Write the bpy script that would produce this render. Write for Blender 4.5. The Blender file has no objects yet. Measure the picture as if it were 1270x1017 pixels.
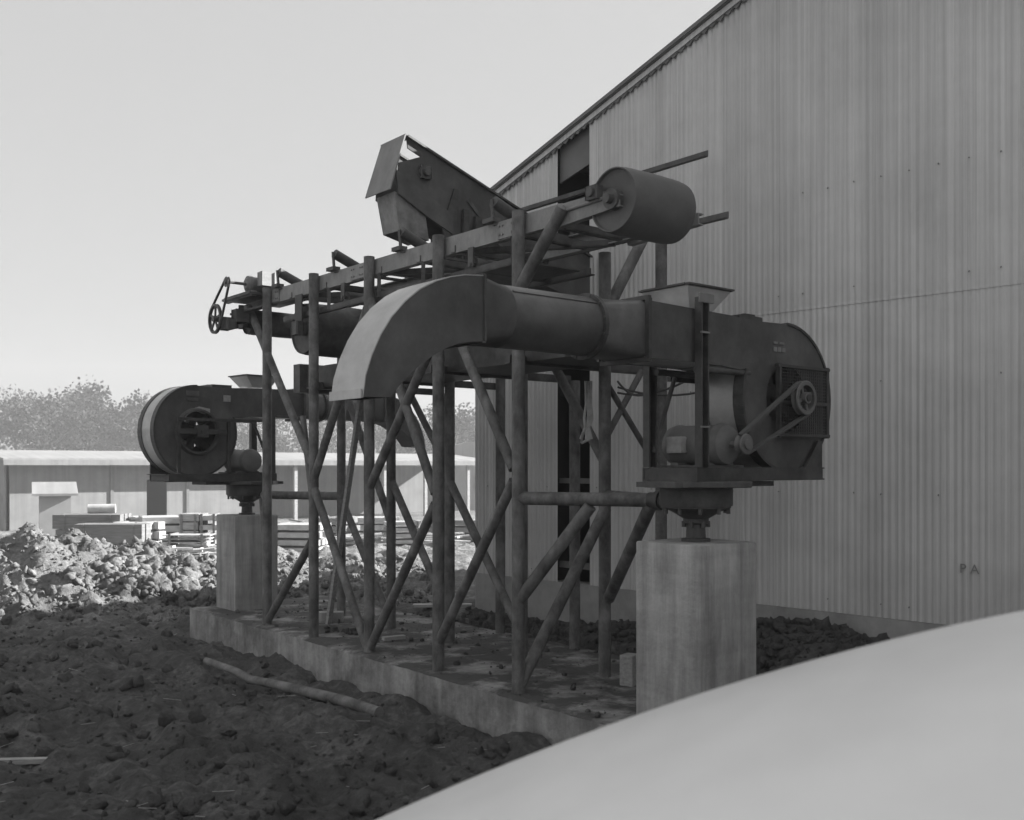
import bpy, bmesh, math, random
from math import sin, cos, pi, radians, sqrt, atan2, exp
from mathutils import Vector, Matrix, noise
random.seed(7)
S = bpy.context.scene
C = S.collection
V = Vector

# ------------------------------------------------------------------ frames
UA = V((-0.633, 0.774, 0)); UB = V((0.774, 0.633, 0)); O0 = V((0.03, 6.72, 0))
def P(a, b, z=0.0):
    """machine frame: a runs along the conveyor (away), b across it (towards the building)"""
    return O0 + UA * a + UB * b + V((0, 0, z))

MATRIX = {}
def thing(name, label, cat, loc=(0, 0, 0), rz=0.0, group=None):
    o = bpy.data.objects.new(name, None); C.objects.link(o)
    o.location = loc; o.rotation_euler = (0, 0, rz); o.empty_display_size = 0.1
    o['label'] = label; o['category'] = cat
    if group: o['group'] = group
    MATRIX[o.name] = Matrix.Translation(V(loc)) @ Matrix.Rotation(rz, 4, 'Z')
    return o
def tag(o, label, cat, group=None):
    o['label'] = label; o['category'] = cat
    if group: o['group'] = group
    return o
def copy_tree(o, parent=None):
    c = o.copy(); C.objects.link(c)
    if parent: c.parent = parent
    for ch in list(o.children): copy_tree(ch, c)
    return c

class MB:
    def __init__(s): s.bm = bmesh.new()
    def box(s, c, size, R=None, bev=0.0):
        r = bmesh.ops.create_cube(s.bm, size=1.0); vs = r['verts']
        c = V(c)
        for v in vs:
            p = V((v.co.x * size[0], v.co.y * size[1], v.co.z * size[2]))
            if R is not None: p = R @ p
            v.co = p + c
        if bev > 0:
            es = {e for v in vs for e in v.link_edges}
            bmesh.ops.bevel(s.bm, geom=list(es), offset=bev, segments=2, affect='EDGES', profile=0.6)
        return s
    def bar(s, p0, p1, w, h, up=(0, 0, 1)):
        p0 = V(p0); p1 = V(p1); d = p1 - p0; L = d.length
        x = d / L; u = V(up); y = u.cross(x)
        if y.length < 1e-5: y = V((0, 1, 0)).cross(x)
        y.normalize(); z = x.cross(y)
        R = Matrix((x, y, z)).transposed()
        return s.box((p0 + p1) / 2, (L, w, h), R)
    def angle(s, p0, p1, w, t=0.008, up=(0, 0, 1)):
        """L-section bar"""
        p0 = V(p0); p1 = V(p1); x = (p1 - p0).normalized(); y = V(up).cross(x)
        if y.length < 1e-5: y = V((0, 1, 0)).cross(x)
        y.normalize(); z = x.cross(y)
        s.bar(p0 + y * (w / 2), p1 + y * (w / 2), w, t, up)
        s.bar(p0 + z * (w / 2 + t / 2), p1 + z * (w / 2 + t / 2), t, w, up)
        return s
    def channel(s, p0, p1, h, w, t=0.008, side=1):
        """C-section bar, web vertical"""
        p0 = V(p0); p1 = V(p1); x = (p1 - p0).normalized(); y = V((0, 0, 1)).cross(x).normalized() * side
        s.bar(p0, p1, t, h)
        for k in (-1, 1):
            o = y * (w / 2 + t / 2) + V((0, 0, k * (h / 2 - t / 2)))
            s.bar(p0 + o, p1 + o, w, t)
        return s
    def tube(s, p0, p1, r, n=14, r2=None, cap=True):
        p0 = V(p0); p1 = V(p1); d = p1 - p0
        q = d.to_track_quat('Z', 'Y').to_matrix()
        r2 = r if r2 is None else r2
        a = [s.bm.verts.new(p0 + q @ V((r * cos(2 * pi * i / n), r * sin(2 * pi * i / n), 0))) for i in range(n)]
        b = [s.bm.verts.new(p1 + q @ V((r2 * cos(2 * pi * i / n), r2 * sin(2 * pi * i / n), 0))) for i in range(n)]
        for i in range(n):
            s.bm.faces.new((a[i], a[(i + 1) % n], b[(i + 1) % n], b[i]))
        if cap:
            s.bm.faces.new(a[::-1]); s.bm.faces.new(b)
        return s
    def path(s, pts, r, n=8):
        for i in range(len(pts) - 1): s.tube(pts[i], pts[i + 1], r, n)
        return s
    def lathe(s, prof, n=32, M=None):
        """prof: (r, h) along local z"""
        M = M or Matrix.Identity(4); rings = []
        for r, h in prof:
            if r < 1e-6: rings.append([s.bm.verts.new(M @ V((0, 0, h)))])
            else: rings.append([s.bm.verts.new(M @ V((r * cos(2 * pi * i / n), r * sin(2 * pi * i / n), h))) for i in range(n)])
        for A, B in zip(rings, rings[1:]):
            for i in range(n):
                j = (i + 1) % n
                if len(A) == 1 and len(B) == 1: continue
                if len(A) == 1: s.bm.faces.new((A[0], B[j], B[i]))
                elif len(B) == 1: s.bm.faces.new((A[i], A[j], B[0]))
                else: s.bm.faces.new((A[i], A[j], B[j], B[i]))
        return s
    def loft(s, sections, cap=True):
        rs = [[s.bm.verts.new(V(p)) for p in sec] for sec in sections]
        n = len(rs[0])
        for A, B in zip(rs, rs[1:]):
            for i in range(n):
                j = (i + 1) % n
                s.bm.faces.new((A[i], A[j], B[j], B[i]))
        if cap:
            s.bm.faces.new(rs[0][::-1]); s.bm.faces.new(rs[-1])
        return s
    def sheet(s, A, B, t, n):
        """ruled sheet between point lists A and B, thickness t along normal n"""
        n = V(n) * t
        tops = [(s.bm.verts.new(V(a)), s.bm.verts.new(V(b))) for a, b in zip(A, B)]
        bots = [(s.bm.verts.new(V(a) + n), s.bm.verts.new(V(b) + n)) for a, b in zip(A, B)]
        N = len(tops)
        for i in range(N - 1):
            s.bm.faces.new((tops[i][0], tops[i + 1][0], tops[i + 1][1], tops[i][1]))
            s.bm.faces.new((bots[i][0], bots[i][1], bots[i + 1][1], bots[i + 1][0]))
            s.bm.faces.new((tops[i][0], bots[i][0], bots[i + 1][0], tops[i + 1][0]))
            s.bm.faces.new((tops[i][1], tops[i + 1][1], bots[i + 1][1], bots[i][1]))
        for i in (0, N - 1):
            s.bm.faces.new((tops[i][0], tops[i][1], bots[i][1], bots[i][0]))
        return s
    def prism(s, pts, f0, f1):
        """2-D outline pts mapped by f0 and f1 to two parallel faces"""
        a = [s.bm.verts.new(V(f0(*p))) for p in pts]; b = [s.bm.verts.new(V(f1(*p))) for p in pts]
        n = len(pts)
        for i in range(n):
            j = (i + 1) % n
            s.bm.faces.new((a[i], a[j], b[j], b[i]))
        fa = s.bm.faces.new(a[::-1]); fb = s.bm.faces.new(b)
        return s
    def build(s, name, m, parent=None, smooth=False, local=False, world=True):
        bmesh.ops.recalc_face_normals(s.bm, faces=s.bm.faces[:])
        if parent is not None and not local:
            root = parent
            while root.parent: root = root.parent
            Mi = MATRIX[root.name].inverted()
            for v in s.bm.verts: v.co = Mi @ v.co
        me = bpy.data.meshes.new(name); s.bm.to_mesh(me); s.bm.free()
        me.materials.append(m)
        if smooth:
            me.polygons.foreach_set('use_smooth', [True] * len(me.polygons))
            try: me.set_sharp_from_angle(angle=radians(38))
            except Exception: pass
        o = bpy.data.objects.new(name, me); C.objects.link(o)
        if parent is not None: o.parent = parent
        return o

# ------------------------------------------------------------------ materials (the photograph is black and white: neutral greys)
def g(v): return (v, v, v, 1)
def mat(name, v, v2=None, scale=8.0, rough=0.6, metal=0.0, bump=0.0, stretch=(1, 1, 1), detail=6, lo=0.35, hi=0.65, spec=0.4, bscale=None):
    m = bpy.data.materials.new(name); m.use_nodes = True
    n = m.node_tree.nodes; L = m.node_tree.links
    b = n['Principled BSDF']; b.inputs['Roughness'].default_value = rough; b.inputs['Metallic'].default_value = metal
    b.inputs['Specular IOR Level'].default_value = spec
    if v2 is None: v2 = v * 1.3
    tc = n.new('ShaderNodeTexCoord'); mp = n.new('ShaderNodeMapping'); mp.inputs['Scale'].default_value = stretch
    L.new(tc.outputs['Object'], mp.inputs['Vector'])
    ns = n.new('ShaderNodeTexNoise'); ns.inputs['Scale'].default_value = scale; ns.inputs['Detail'].default_value = detail
    ns.inputs['Roughness'].default_value = 0.65
    L.new(mp.outputs['Vector'], ns.inputs['Vector'])
    r = n.new('ShaderNodeValToRGB'); r.color_ramp.elements[0].position = lo; r.color_ramp.elements[1].position = hi
    r.color_ramp.elements[0].color = g(v); r.color_ramp.elements[1].color = g(v2)
    L.new(ns.outputs['Fac'], r.inputs['Fac']); L.new(r.outputs['Color'], b.inputs['Base Color'])
    rr = n.new('ShaderNodeMapRange'); rr.inputs['To Min'].default_value = max(0.05, rough - 0.1); rr.inputs['To Max'].default_value = min(1, rough + 0.12)
    L.new(ns.outputs['Fac'], rr.inputs['Value']); L.new(rr.outputs['Result'], b.inputs['Roughness'])
    if bump:
        nb = n.new('ShaderNodeTexNoise'); nb.inputs['Scale'].default_value = bscale or scale * 3; nb.inputs['Detail'].default_value = 5
        L.new(tc.outputs['Object'], nb.inputs['Vector'])
        bp = n.new('ShaderNodeBump'); bp.inputs['Strength'].default_value = bump; bp.inputs['Distance'].default_value = 0.02
        L.new(nb.outputs['Fac'], bp.inputs['Height']); L.new(bp.outputs['Normal'], b.inputs['Normal'])
    return m

def weather(m, scale=(6, 6, .5), lo=.7, hi=1.25, a=.3, b_=.7, det=6, top=None):
    n = m.node_tree.nodes; L = m.node_tree.links; b = n['Principled BSDF']; src = b.inputs['Base Color'].links[0].from_socket
    tc = n['Texture Coordinate']; mp = n.new('ShaderNodeMapping'); mp.inputs['Scale'].default_value = scale; mp.inputs['Location'].default_value = (3.3, 1.7, .4)
    L.new(tc.outputs['Object'], mp.inputs['Vector'])
    x = n.new('ShaderNodeTexNoise'); x.inputs['Scale'].default_value = 1; x.inputs['Detail'].default_value = det; x.inputs['Roughness'].default_value = .7; L.new(mp.outputs['Vector'], x.inputs['Vector'])
    r = n.new('ShaderNodeMapRange'); r.inputs['From Min'].default_value = a; r.inputs['From Max'].default_value = b_; r.inputs['To Min'].default_value = lo; r.inputs['To Max'].default_value = hi
    L.new(x.outputs['Fac'], r.inputs['Value'])
    v = n.new('ShaderNodeVectorMath'); v.operation = 'SCALE'; L.new(src, v.inputs[0]); L.new(r.outputs[0], v.inputs['Scale'])
    out = v.outputs['Vector']
    if top is not None:          # soil trodden over upward faces
        ge = n.new('ShaderNodeNewGeometry'); sx = n.new('ShaderNodeSeparateXYZ'); L.new(ge.outputs['Normal'], sx.inputs['Vector'])
        gt = n.new('ShaderNodeMapRange'); gt.inputs['From Min'].default_value = .6; gt.inputs['From Max'].default_value = .9; L.new(sx.outputs['Z'], gt.inputs['Value'])
        y = n.new('ShaderNodeTexNoise'); y.inputs['Scale'].default_value = 2.6; y.inputs['Detail'].default_value = 9; y.inputs['Roughness'].default_value = .68; L.new(tc.outputs['Object'], y.inputs['Vector'])
        k = n.new('ShaderNodeMapRange'); k.inputs['From Min'].default_value = .40; k.inputs['From Max'].default_value = .52; L.new(y.outputs['Fac'], k.inputs['Value'])
        mu = n.new('ShaderNodeMath'); mu.operation = 'MULTIPLY'; L.new(gt.outputs[0], mu.inputs[0]); L.new(k.outputs[0], mu.inputs[1])
        mx = n.new('ShaderNodeMix'); mx.data_type = 'RGBA'; L.new(mu.outputs[0], mx.inputs[0]); L.new(out, mx.inputs[6]); mx.inputs[7].default_value = g(top); out = mx.outputs[2]
    L.new(out, b.inputs['Base Color'])
    return m
M = {}
M['pipe'] = mat('weathered_pipe', 0.075, 0.20, 11, 0.62, 0.0, 0.25, (1, 1, .5))
M['beam'] = mat('grey_channel_paint', 0.24, 0.32, 5, 0.55, 0.0, 0.1)
M['steel'] = mat('dark_steel', 0.065, 0.11, 7, 0.55, 0.0, 0.12)
M['black'] = mat('black_steel', 0.045, 0.075, 7, 0.5, 0.0, 0.1)
M['sheet'] = mat('dark_painted_sheet', 0.07, 0.11, 4, 0.68, 0.0, 0.06)
M['galv'] = mat('galvanised_sheet', 0.42, 0.55, 5, 0.42, 0.35, 0.04)
M['duct'] = mat('dull_duct_sheet', 0.11, 0.16, 5, 0.4, 0.3, 0.04)
M['hood'] = mat('pale_grey_sheet', 0.19, 0.26, 4, 0.6, 0.0, 0.08)
M['spout'] = mat('scuffed_spout_sheet', 0.15, 0.30, 8, 0.6, 0.0, 0.1)
M['motor'] = mat('grey_motor_paint', 0.13, 0.18, 9, 0.5, 0.0, 0.08)
M['white_paint'] = mat('white_label', 0.30, 0.4, 30, 0.7)
M['rubber'] = mat('belt_rubber', 0.09, 0.11, 12, 0.8)
M['concrete'] = mat('cast_concrete', 0.27, 0.46, 4.5, 0.9, 0.0, 0.3, (1, 1, .45), 9, .3, .7, bscale=30)
M['slab'] = mat('dirty_slab_concrete', 0.16, 0.36, 3.0, 0.92, 0.0, 0.5, (1, 1, 1), 9, .36, .62, bscale=22)
M['found'] = mat('foundation_concrete', 0.3, 0.42, 3, 0.9, 0, 0.3)
M['dark_void'] = mat('dark_interior_shade', 0.035, 0.05, 2, 0.9)
M['header'] = mat('grey_header_panel', 0.15, 0.20, 2, 0.8)  # plain mid-grey for the slot header, girts and small trim
M['wood'] = mat('weathered_wood', 0.26, 0.42, 6, 0.85, 0, 0.3, (1, 8, 8))
M['wood2'] = mat('pale_fresh_lumber', 0.33, 0.48, 5, 0.85, 0, 0.2)
M['wood3'] = mat('grey_old_lumber', 0.14, 0.22, 4, 0.85, 0, 0.2, (1, 1, 9))
M['bark'] = mat('tree_bark', 0.12, 0.2, 6, 0.9)
M['shedroof'] = mat('shed_roof_sheet', 0.24, 0.29, 1.5, 0.6)
M['shedwall'] = mat('shed_wall_board', 0.19, 0.24, 2.0, 0.8)
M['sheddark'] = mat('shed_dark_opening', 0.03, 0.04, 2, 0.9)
M['hutwall'] = mat('hut_wall_board', 0.30, 0.37, 2.0, 0.8)
M['carpaint'] = mat('white_car_paint', 0.72, 0.80, 2.2, 0.38, 0, 0.0, spec=0.5)
weather(M['pipe'], (5, 5, 5), .7, 1.5, .35, .75)
weather(M['sheet'], (3, 3, 2), .75, 1.5, .35, .75); weather(M['duct'], (4, 4, 4), .75, 1.3); weather(M['steel'], (8, 8, 8), .7, 1.5, .35, .75); weather(M['black'], (8, 8, 8), .7, 1.6, .35, .75)
weather(M['galv'], (2, 2, 5), .85, 1.12); weather(M['beam'], (9, 9, 4), .7, 1.15); weather(M['hood'], (5, 5, 2), .8, 1.15)
weather(M['concrete'], (9, 9, .7), .68, 1.28, .33, .67, 8); weather(M['concrete'], (1.2, 1.2, 9), .9, 1.06, .35, .65, 2); weather(M['slab'], (7, 7, .9), .7, 1.25, .33, .67, 8, top=.075)
weather(M['found'], (3, 3, 1), .8, 1.15); weather(M['shedwall'], (9, .3, .3), .9, 1.08, .35, .65, 2); weather(M['shedroof'], (6, .3, .3), .9, 1.08, .35, .65, 2)
M['glass'] = mat('dark_glass', 0.03, 0.04, 2, 0.08)
M['chrome'] = mat('chrome_trim', 0.5, 0.6, 3, 0.15, 1.0)
M['tyre'] = mat('tyre_rubber', 0.03, 0.05, 5, 0.85)
M['pole'] = mat('muddy_pole', 0.09, 0.24, 7, 0.9, 0, 0.4, (1, 1, 1))
M['rope'] = mat('pale_cable', 0.35, 0.5, 20, 0.8)
M['cable'] = mat('dark_cable', 0.06, 0.09, 20, 0.6)

def wall_mat():
    m = mat('corrugated_sheet_metal', 0.54, 0.68, 0.9, 0.55, 0.15, 0.0)
    n = m.node_tree.nodes; L = m.node_tree.links; b = n['Principled BSDF']
    tc = n['Texture Coordinate']
    mp = n.new('ShaderNodeMapping'); mp.inputs['Scale'].default_value = (38, 1, .10); L.new(tc.outputs['Object'], mp.inputs['Vector'])
    st = n.new('ShaderNodeTexNoise'); st.inputs['Scale'].default_value = 1.0; st.inputs['Detail'].default_value = 6; st.inputs['Roughness'].default_value = .75
    L.new(mp.outputs['Vector'], st.inputs['Vector'])
    sep = n.new('ShaderNodeSeparateXYZ'); L.new(tc.outputs['Object'], sep.inputs['Vector'])
    d = n.new('ShaderNodeMath'); d.operation = 'DIVIDE'; d.inputs[1].default_value = 0.6; L.new(sep.outputs['X'], d.inputs[0])
    f = n.new('ShaderNodeMath'); f.operation = 'FLOOR'; L.new(d.outputs[0], f.inputs[0])
    gz = n.new('ShaderNodeMath'); gz.operation = 'GREATER_THAN'; gz.inputs[1].default_value = 2.72; L.new(sep.outputs['Z'], gz.inputs[0])
    ad = n.new('ShaderNodeMath'); ad.operation = 'MULTIPLY_ADD'; ad.inputs[1].default_value = 31.7; L.new(gz.outputs[0], ad.inputs[0]); L.new(f.outputs[0], ad.inputs[2])
    wn = n.new('ShaderNodeTexWhiteNoise'); wn.noise_dimensions = '1D'; L.new(ad.outputs[0], wn.inputs['W'])
    mr = n.new('ShaderNodeMapRange'); mr.inputs['To Min'].default_value = 0.93; mr.inputs['To Max'].default_value = 1.05; L.new(wn.outputs['Value'], mr.inputs['Value'])
    m2 = n.new('ShaderNodeMapRange'); m2.inputs['From Min'].default_value = .25; m2.inputs['From Max'].default_value = .75
    m2.inputs['To Min'].default_value = 0.66; m2.inputs['To Max'].default_value = 1.22; L.new(st.outputs['Fac'], m2.inputs['Value'])
    mu = n.new('ShaderNodeMath'); mu.operation = 'MULTIPLY'; L.new(mr.outputs[0], mu.inputs[0]); L.new(m2.outputs[0], mu.inputs[1])
    ramp = n['Color Ramp']
    vm = n.new('ShaderNodeVectorMath'); vm.operation = 'SCALE'; L.new(ramp.outputs['Color'], vm.inputs[0]); L.new(mu.outputs[0], vm.inputs['Scale'])
    L.new(vm.outputs['Vector'], b.inputs['Base Color'])
    return m
M['wall'] = wall_mat()

def dirt_mat(name, a, b_, c, heap=False):
    m = bpy.data.materials.new(name); m.use_nodes = True
    n = m.node_tree.nodes; L = m.node_tree.links; b = n['Principled BSDF']; b.inputs['Roughness'].default_value = 0.95
    b.inputs['Specular IOR Level'].default_value = 0.15
    tc = n.new('ShaderNodeTexCoord')
    def nz(sc, det):
        x = n.new('ShaderNodeTexNoise'); x.inputs['Scale'].default_value = sc; x.inputs['Detail'].default_value = det; x.inputs['Roughness'].default_value = .7
        L.new(tc.outputs['Object'], x.inputs['Vector']); return x
    n1 = nz(1.3, 8); n2 = nz(14, 8); n3 = nz(45, 6)
    r = n.new('ShaderNodeValToRGB'); e = r.color_ramp.elements
    e[0].position = .33; e[0].color = g(a); e[1].position = .7; e[1].color = g(c)
    k = r.color_ramp.elements.new(.52); k.color = g(b_)
    mx = n.new('ShaderNodeMix'); mx.data_type = 'FLOAT'; mx.inputs[0].default_value = .5
    L.new(n1.outputs['Fac'], mx.inputs[2]); L.new(n2.outputs['Fac'], mx.inputs[3]); L.new(mx.outputs[0], r.inputs['Fac'])
    if heap:        # paints sunlight into the soil: heap and yard behind made paler
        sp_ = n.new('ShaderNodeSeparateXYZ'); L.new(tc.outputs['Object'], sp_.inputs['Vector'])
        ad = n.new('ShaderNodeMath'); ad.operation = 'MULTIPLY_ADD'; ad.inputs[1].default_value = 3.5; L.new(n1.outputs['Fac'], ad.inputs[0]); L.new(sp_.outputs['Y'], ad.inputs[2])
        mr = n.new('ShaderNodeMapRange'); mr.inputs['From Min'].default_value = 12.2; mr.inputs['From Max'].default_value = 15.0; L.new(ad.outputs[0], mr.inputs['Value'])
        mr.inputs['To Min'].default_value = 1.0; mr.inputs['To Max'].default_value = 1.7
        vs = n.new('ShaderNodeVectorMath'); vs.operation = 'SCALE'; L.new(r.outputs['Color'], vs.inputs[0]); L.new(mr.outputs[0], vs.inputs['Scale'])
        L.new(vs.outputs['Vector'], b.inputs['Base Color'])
    else: L.new(r.outputs['Color'], b.inputs['Base Color'])
    bp = n.new('ShaderNodeBump'); bp.inputs['Strength'].default_value = 1.0; bp.inputs['Distance'].default_value = .05
    bq = n.new('ShaderNodeBump'); bq.inputs['Strength'].default_value = .6; bq.inputs['Distance'].default_value = .012
    L.new(n2.outputs['Fac'], bp.inputs['Height']); L.new(n3.outputs['Fac'], bq.inputs['Height'])
    L.new(bp.outputs['Normal'], bq.inputs['Normal']); L.new(bq.outputs['Normal'], b.inputs['Normal'])
    return m
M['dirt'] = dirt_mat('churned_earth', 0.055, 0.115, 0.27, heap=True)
M['clod'] = dirt_mat('sunlit_pale_clods', 0.06, 0.20, 0.45)  # paler copy for clods in the sun, sunlight put into the colour
M['clod2'] = dirt_mat('shaded_dark_clods', 0.07, 0.11, 0.20)  # darker copy for clods in the building's shadow, shade put into the colour

def leaf_mat(name, v):
    m = mat(name, v, v * 1.9, 0.9, 0.8, detail=3)
    return m
M['leaf1'] = leaf_mat('hazy_foliage', 0.045); M['leaf2'] = leaf_mat('dark_foliage', 0.03); M['leaf3'] = leaf_mat('bare_twig_foliage', 0.06)

# ------------------------------------------------------------------ ground
WD = V((0.702, -0.712, 0)); WN = V((0.712, 0.702, 0)); W0 = V((-0.38, 10.44, 0))    # gable wall direction, inward normal, corner
def ab(x, y):
    d = V((x, y, 0)) - O0; return d.dot(UA), d.dot(UB)
def wt(x, y):
    d = V((x, y, 0)) - W0; return d.dot(WD), d.dot(WN)
def sm(x, lo, hi):
    t = max(0, min(1, (x - lo) / (hi - lo))); return t * t * (3 - 2 * t)
def ridged(p, o):
    s = 0; w = 1
    for k in range(o):
        s += w * (1 - abs(noise.noise(p))) ; p = p * 2.1; w *= .5
    return s
def ground_h(x, y):
    a, b = ab(x, y); t, n = wt(x, y)
    d = max(-1.75 - a, a - 5.32, -.12 - b, b - 1.5)            # distance outside the slab
    h = -0.27
    # dug mound of clods beyond the slab end, on the left
    mh = .62 + .20 * sm(-x, 5.2, 7.5)
    h += mh * exp(-((y - 13.9 - .10 * (x + 6)) / 1.5) ** 2) * sm(-x, 2.8, 6.4)
    h += .16 * exp(-((y - 17.5) / 3.0) ** 2) * sm(-x, -1, 1.5)
    # bank of earth between slab and building
    bank = sm(b, 1.0, 1.9) * sm(t, -3.5, .5) * (1 - sm(t, 9, 12))
    h = h * (1 - bank) + bank * (.03 + .30 * exp(-((t - 3.9) / .95) ** 2) * exp(-((n + .25) / .6) ** 2) + .07 * exp(-((t - 2.2) / .5) ** 2) * exp(-((n + .4) / .5) ** 2))
    # fall a little in front of the slab, higher ground round the camera
    h -= .03 * sm(-d, -.6, -.05) * (1 - bank)
    h += .30 * (1 - sm(y, 1.6, 4.6)) * (1 - bank)
    near = 1 - sm(y, 24, 40)
    p = V((x, y, 0))
    rt = V((a * .55, b * 2.6, 0))                       # ruts run along the slab
    heap = sm(y, 10.6, 12.2) * (1 - sm(y, 17.5, 24)) * sm(-x, .2, 2.0)
    rough = near * (0.10 * noise.noise(p * .9) + .075 * noise.noise(rt * .9 + V((5, 1, 0))) + .05 * noise.noise(rt * 2.1) + .085 * noise.noise(p * 2.8)
                    + .055 * (.35 - abs(noise.noise(p * 5.3 + V((2, 2, 0))))) + .030 * noise.noise(p * 8) + .034 * (.35 - abs(noise.noise(p * 11 + V((0, 3, 1))))) + .012 * noise.noise(p * 27))
    rough += heap * (.15 * noise.noise(p * 1.9 + V((9, 0, 0))) + .13 * (.35 - abs(noise.noise(p * 4.2))) + .08 * (.35 - abs(noise.noise(p * 9.5))))
    cl = noise.voronoi(p * 4.5)[0][0]
    rough += near * .035 * (.35 - cl)
    f = 1.0 - .65 * bank
    if y < 4: f *= .4
    h += rough * f
    if d < .10: h = min(h, -.09 + max(d, -.3) * .2)
    if n > .1 and t > .1: h = min(h, .05)
    return h
def make_ground():
    ys = [-60, -25, -10, -4, -1, .5, 1.5, 2.5, 3.3, 4.0]
    y = 4.4
    while y < 24: ys.append(y); y *= 1.0048
    while y < 60: ys.append(y); y *= 1.03
    while y < 1500: ys.append(y); y *= 1.25
    N = 330; cs = [-1 + 2 * i / N for i in range(N + 1)]
    ext = [1.15, 1.5, 2.2, 4, 8, 20]
    cs = [-e for e in ext[::-1]] + cs + ext
    bm = bmesh.new(); rows = []
    for y in ys:
        w = .62 * max(y, 4) + .5
        rows.append([bm.verts.new((c * w, y, ground_h(c * w, y))) for c in cs])
    for A, B in zip(rows, rows[1:]):
        for i in range(len(cs) - 1): bm.faces.new((A[i], A[i + 1], B[i + 1], B[i]))
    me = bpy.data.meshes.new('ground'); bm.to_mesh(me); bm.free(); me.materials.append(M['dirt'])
    me.polygons.foreach_set('use_smooth', [True] * len(me.polygons))
    o = bpy.data.objects.new('ground', me); C.objects.link(o); o['kind'] = 'structure'
make_ground()

def ico(sub):
    bm = bmesh.new(); bmesh.ops.create_icosphere(bm, subdivisions=sub, radius=1)
    vs = [v.co.copy() for v in bm.verts]; fs = [[v.index for v in f.verts] for f in bm.faces]; bm.free(); return vs, fs
ICO = {1: ico(1), 2: ico(2)}
class Lumps:
    """many uneven lumps of earth or stone gathered into one mesh"""
    def __init__(s, seed): s.r = random.Random(seed); s.v = []; s.f = []
    def add(s, x, y, z, r, sub=1):
        rnd = s.r; vs, fs = ICO[sub]; n0 = len(s.v)
        q = Matrix.Rotation(rnd.uniform(0, 6.28), 3, V((rnd.random(), rnd.random(), rnd.random() + .1)))
        sx, sy, sz = rnd.uniform(.7, 1.4), rnd.uniform(.7, 1.3), rnd.uniform(.5, .95); off = V((rnd.uniform(-50, 50), 0, 0))
        for c in vs:
            k = 1 + .75 * noise.noise(c * 1.3 + off) + (.55 * noise.noise(c * 2.9 + off) if sub > 1 else rnd.uniform(-.3, .3))
            p = q @ V((c.x * sx, c.y * sy, c.z * sz)) * (r * k)
            s.v.append((p.x + x, p.y + y, p.z + z))
        s.f += [[i + n0 for i in f] for f in fs]
    def build(s, name, m, label=None):
        me = bpy.data.meshes.new(name); me.from_pydata(s.v, [], s.f); me.materials.append(m)
        me.polygons.foreach_set('use_smooth', [True] * len(me.polygons))
        o = bpy.data.objects.new(name, me); C.objects.link(o); o['kind'] = 'stuff'
        if label: o['label'] = label; o['category'] = 'earth clods'
        return o
def clods():
    lm = Lumps(3); rnd = lm.r
    def off_slab(x, y):
        a, b = ab(x, y); return not (-1.9 < a < 5.5 and -.3 < b < 1.7)
    n = 0
    while n < 9000:                      # the dug heap beyond the slab
        y = rnd.uniform(11.4, 16.8); x = rnd.uniform(-9.2, -1.0)
        if not off_slab(x, y): continue
        r = min(.055, .010 * (1 - rnd.random()) ** -.5); lm.add(x, y, ground_h(x, y) + r * .3, r, 2 if r > .035 else 1); n += 1
    n = 0
    while n < 5000:                      # flat churned ground between slab and yard
        y = rnd.uniform(12.5, 26) ; x = rnd.uniform(-5.5, 1.2)
        if wt(x, y)[1] > -.3 or not off_slab(x, y): continue
        r = min(.09, .022 * (1 - rnd.random()) ** -.5); lm.add(x, y, ground_h(x, y) + r * .3, r, 1); n += 1
    lm.build('sunlit_clods', M['clod'], 'lumps of dug earth, sunlight painted into their pale tone, on the heap and the ground behind the slab')
    lm = Lumps(4); rnd = lm.r; n = 0
    while n < 1500:                      # in front of the slab
        y = rnd.uniform(4.6, 11.8); x = rnd.uniform(-.62, .15) * y
        if not off_slab(x, y) or (ab(x, y)[1] > 0 and ab(x, y)[0] < 5): continue
        r = min(.06, .010 * (1 - rnd.random()) ** -.5); lm.add(x, y, ground_h(x, y) + r * .25, r, 2 if r > .03 else 1); n += 1
    n = 0
    while n < 3000:                       # along the building
        t = rnd.uniform(.0, 9); dd = rnd.uniform(.08, 1.0); p = W0 + WD * t - WN * dd
        a, b = ab(p.x, p.y)
        if b < 1.52 and a > -1.9: continue
        r = min(.05, .012 * (1 - rnd.random()) ** -.5); lm.add(p.x, p.y, ground_h(p.x, p.y) + r * .25, r, 2 if r > .02 else 1); n += 1
    lm.build('shaded_dark_clods', M['clod2'], 'lumps of churned earth, shade painted into their dark tone, round the slab')
clods()

# ------------------------------------------------------------------ slab and pedestals
mb = MB()
rnd = random.Random(11)
# slab as a grid-topped block with worn edges
NA, NB = 150, 36
def slab_pt(i, j):
    a = -1.75 + (5.32 + 1.75) * i / NA; b = -.12 + 1.62 * j / NB
    e = min(a + 1.75, 5.32 - a, b + .12, 1.5 - b)
    z = .006 * noise.noise(V((a * 3, b * 3, 0))) + .004 * noise.noise(V((a * 11, b * 11, 4)))
    if e < .02: z -= .014
    dx = .012 * noise.noise(V((a * 4, 7, 0))) if j in (0, NB) else 0
    return P(a, b + dx, z)
gv = [[mb.bm.verts.new(slab_pt(i, j)) for j in range(NB + 1)] for i in range(NA + 1)]
for i in range(NA):
    for j in range(NB): mb.bm.faces.new((gv[i][j], gv[i + 1][j], gv[i + 1][j + 1], gv[i][j + 1]))
rim = [gv[i][0] for i in range(NA + 1)] + [gv[NA][j] for j in range(1, NB + 1)] + [gv[i][NB] for i in range(NA - 1, -1, -1)] + [gv[0][j] for j in range(NB - 1, 0, -1)]
low = [mb.bm.verts.new(v.co - V((0, 0, .62))) for v in rim]
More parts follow.
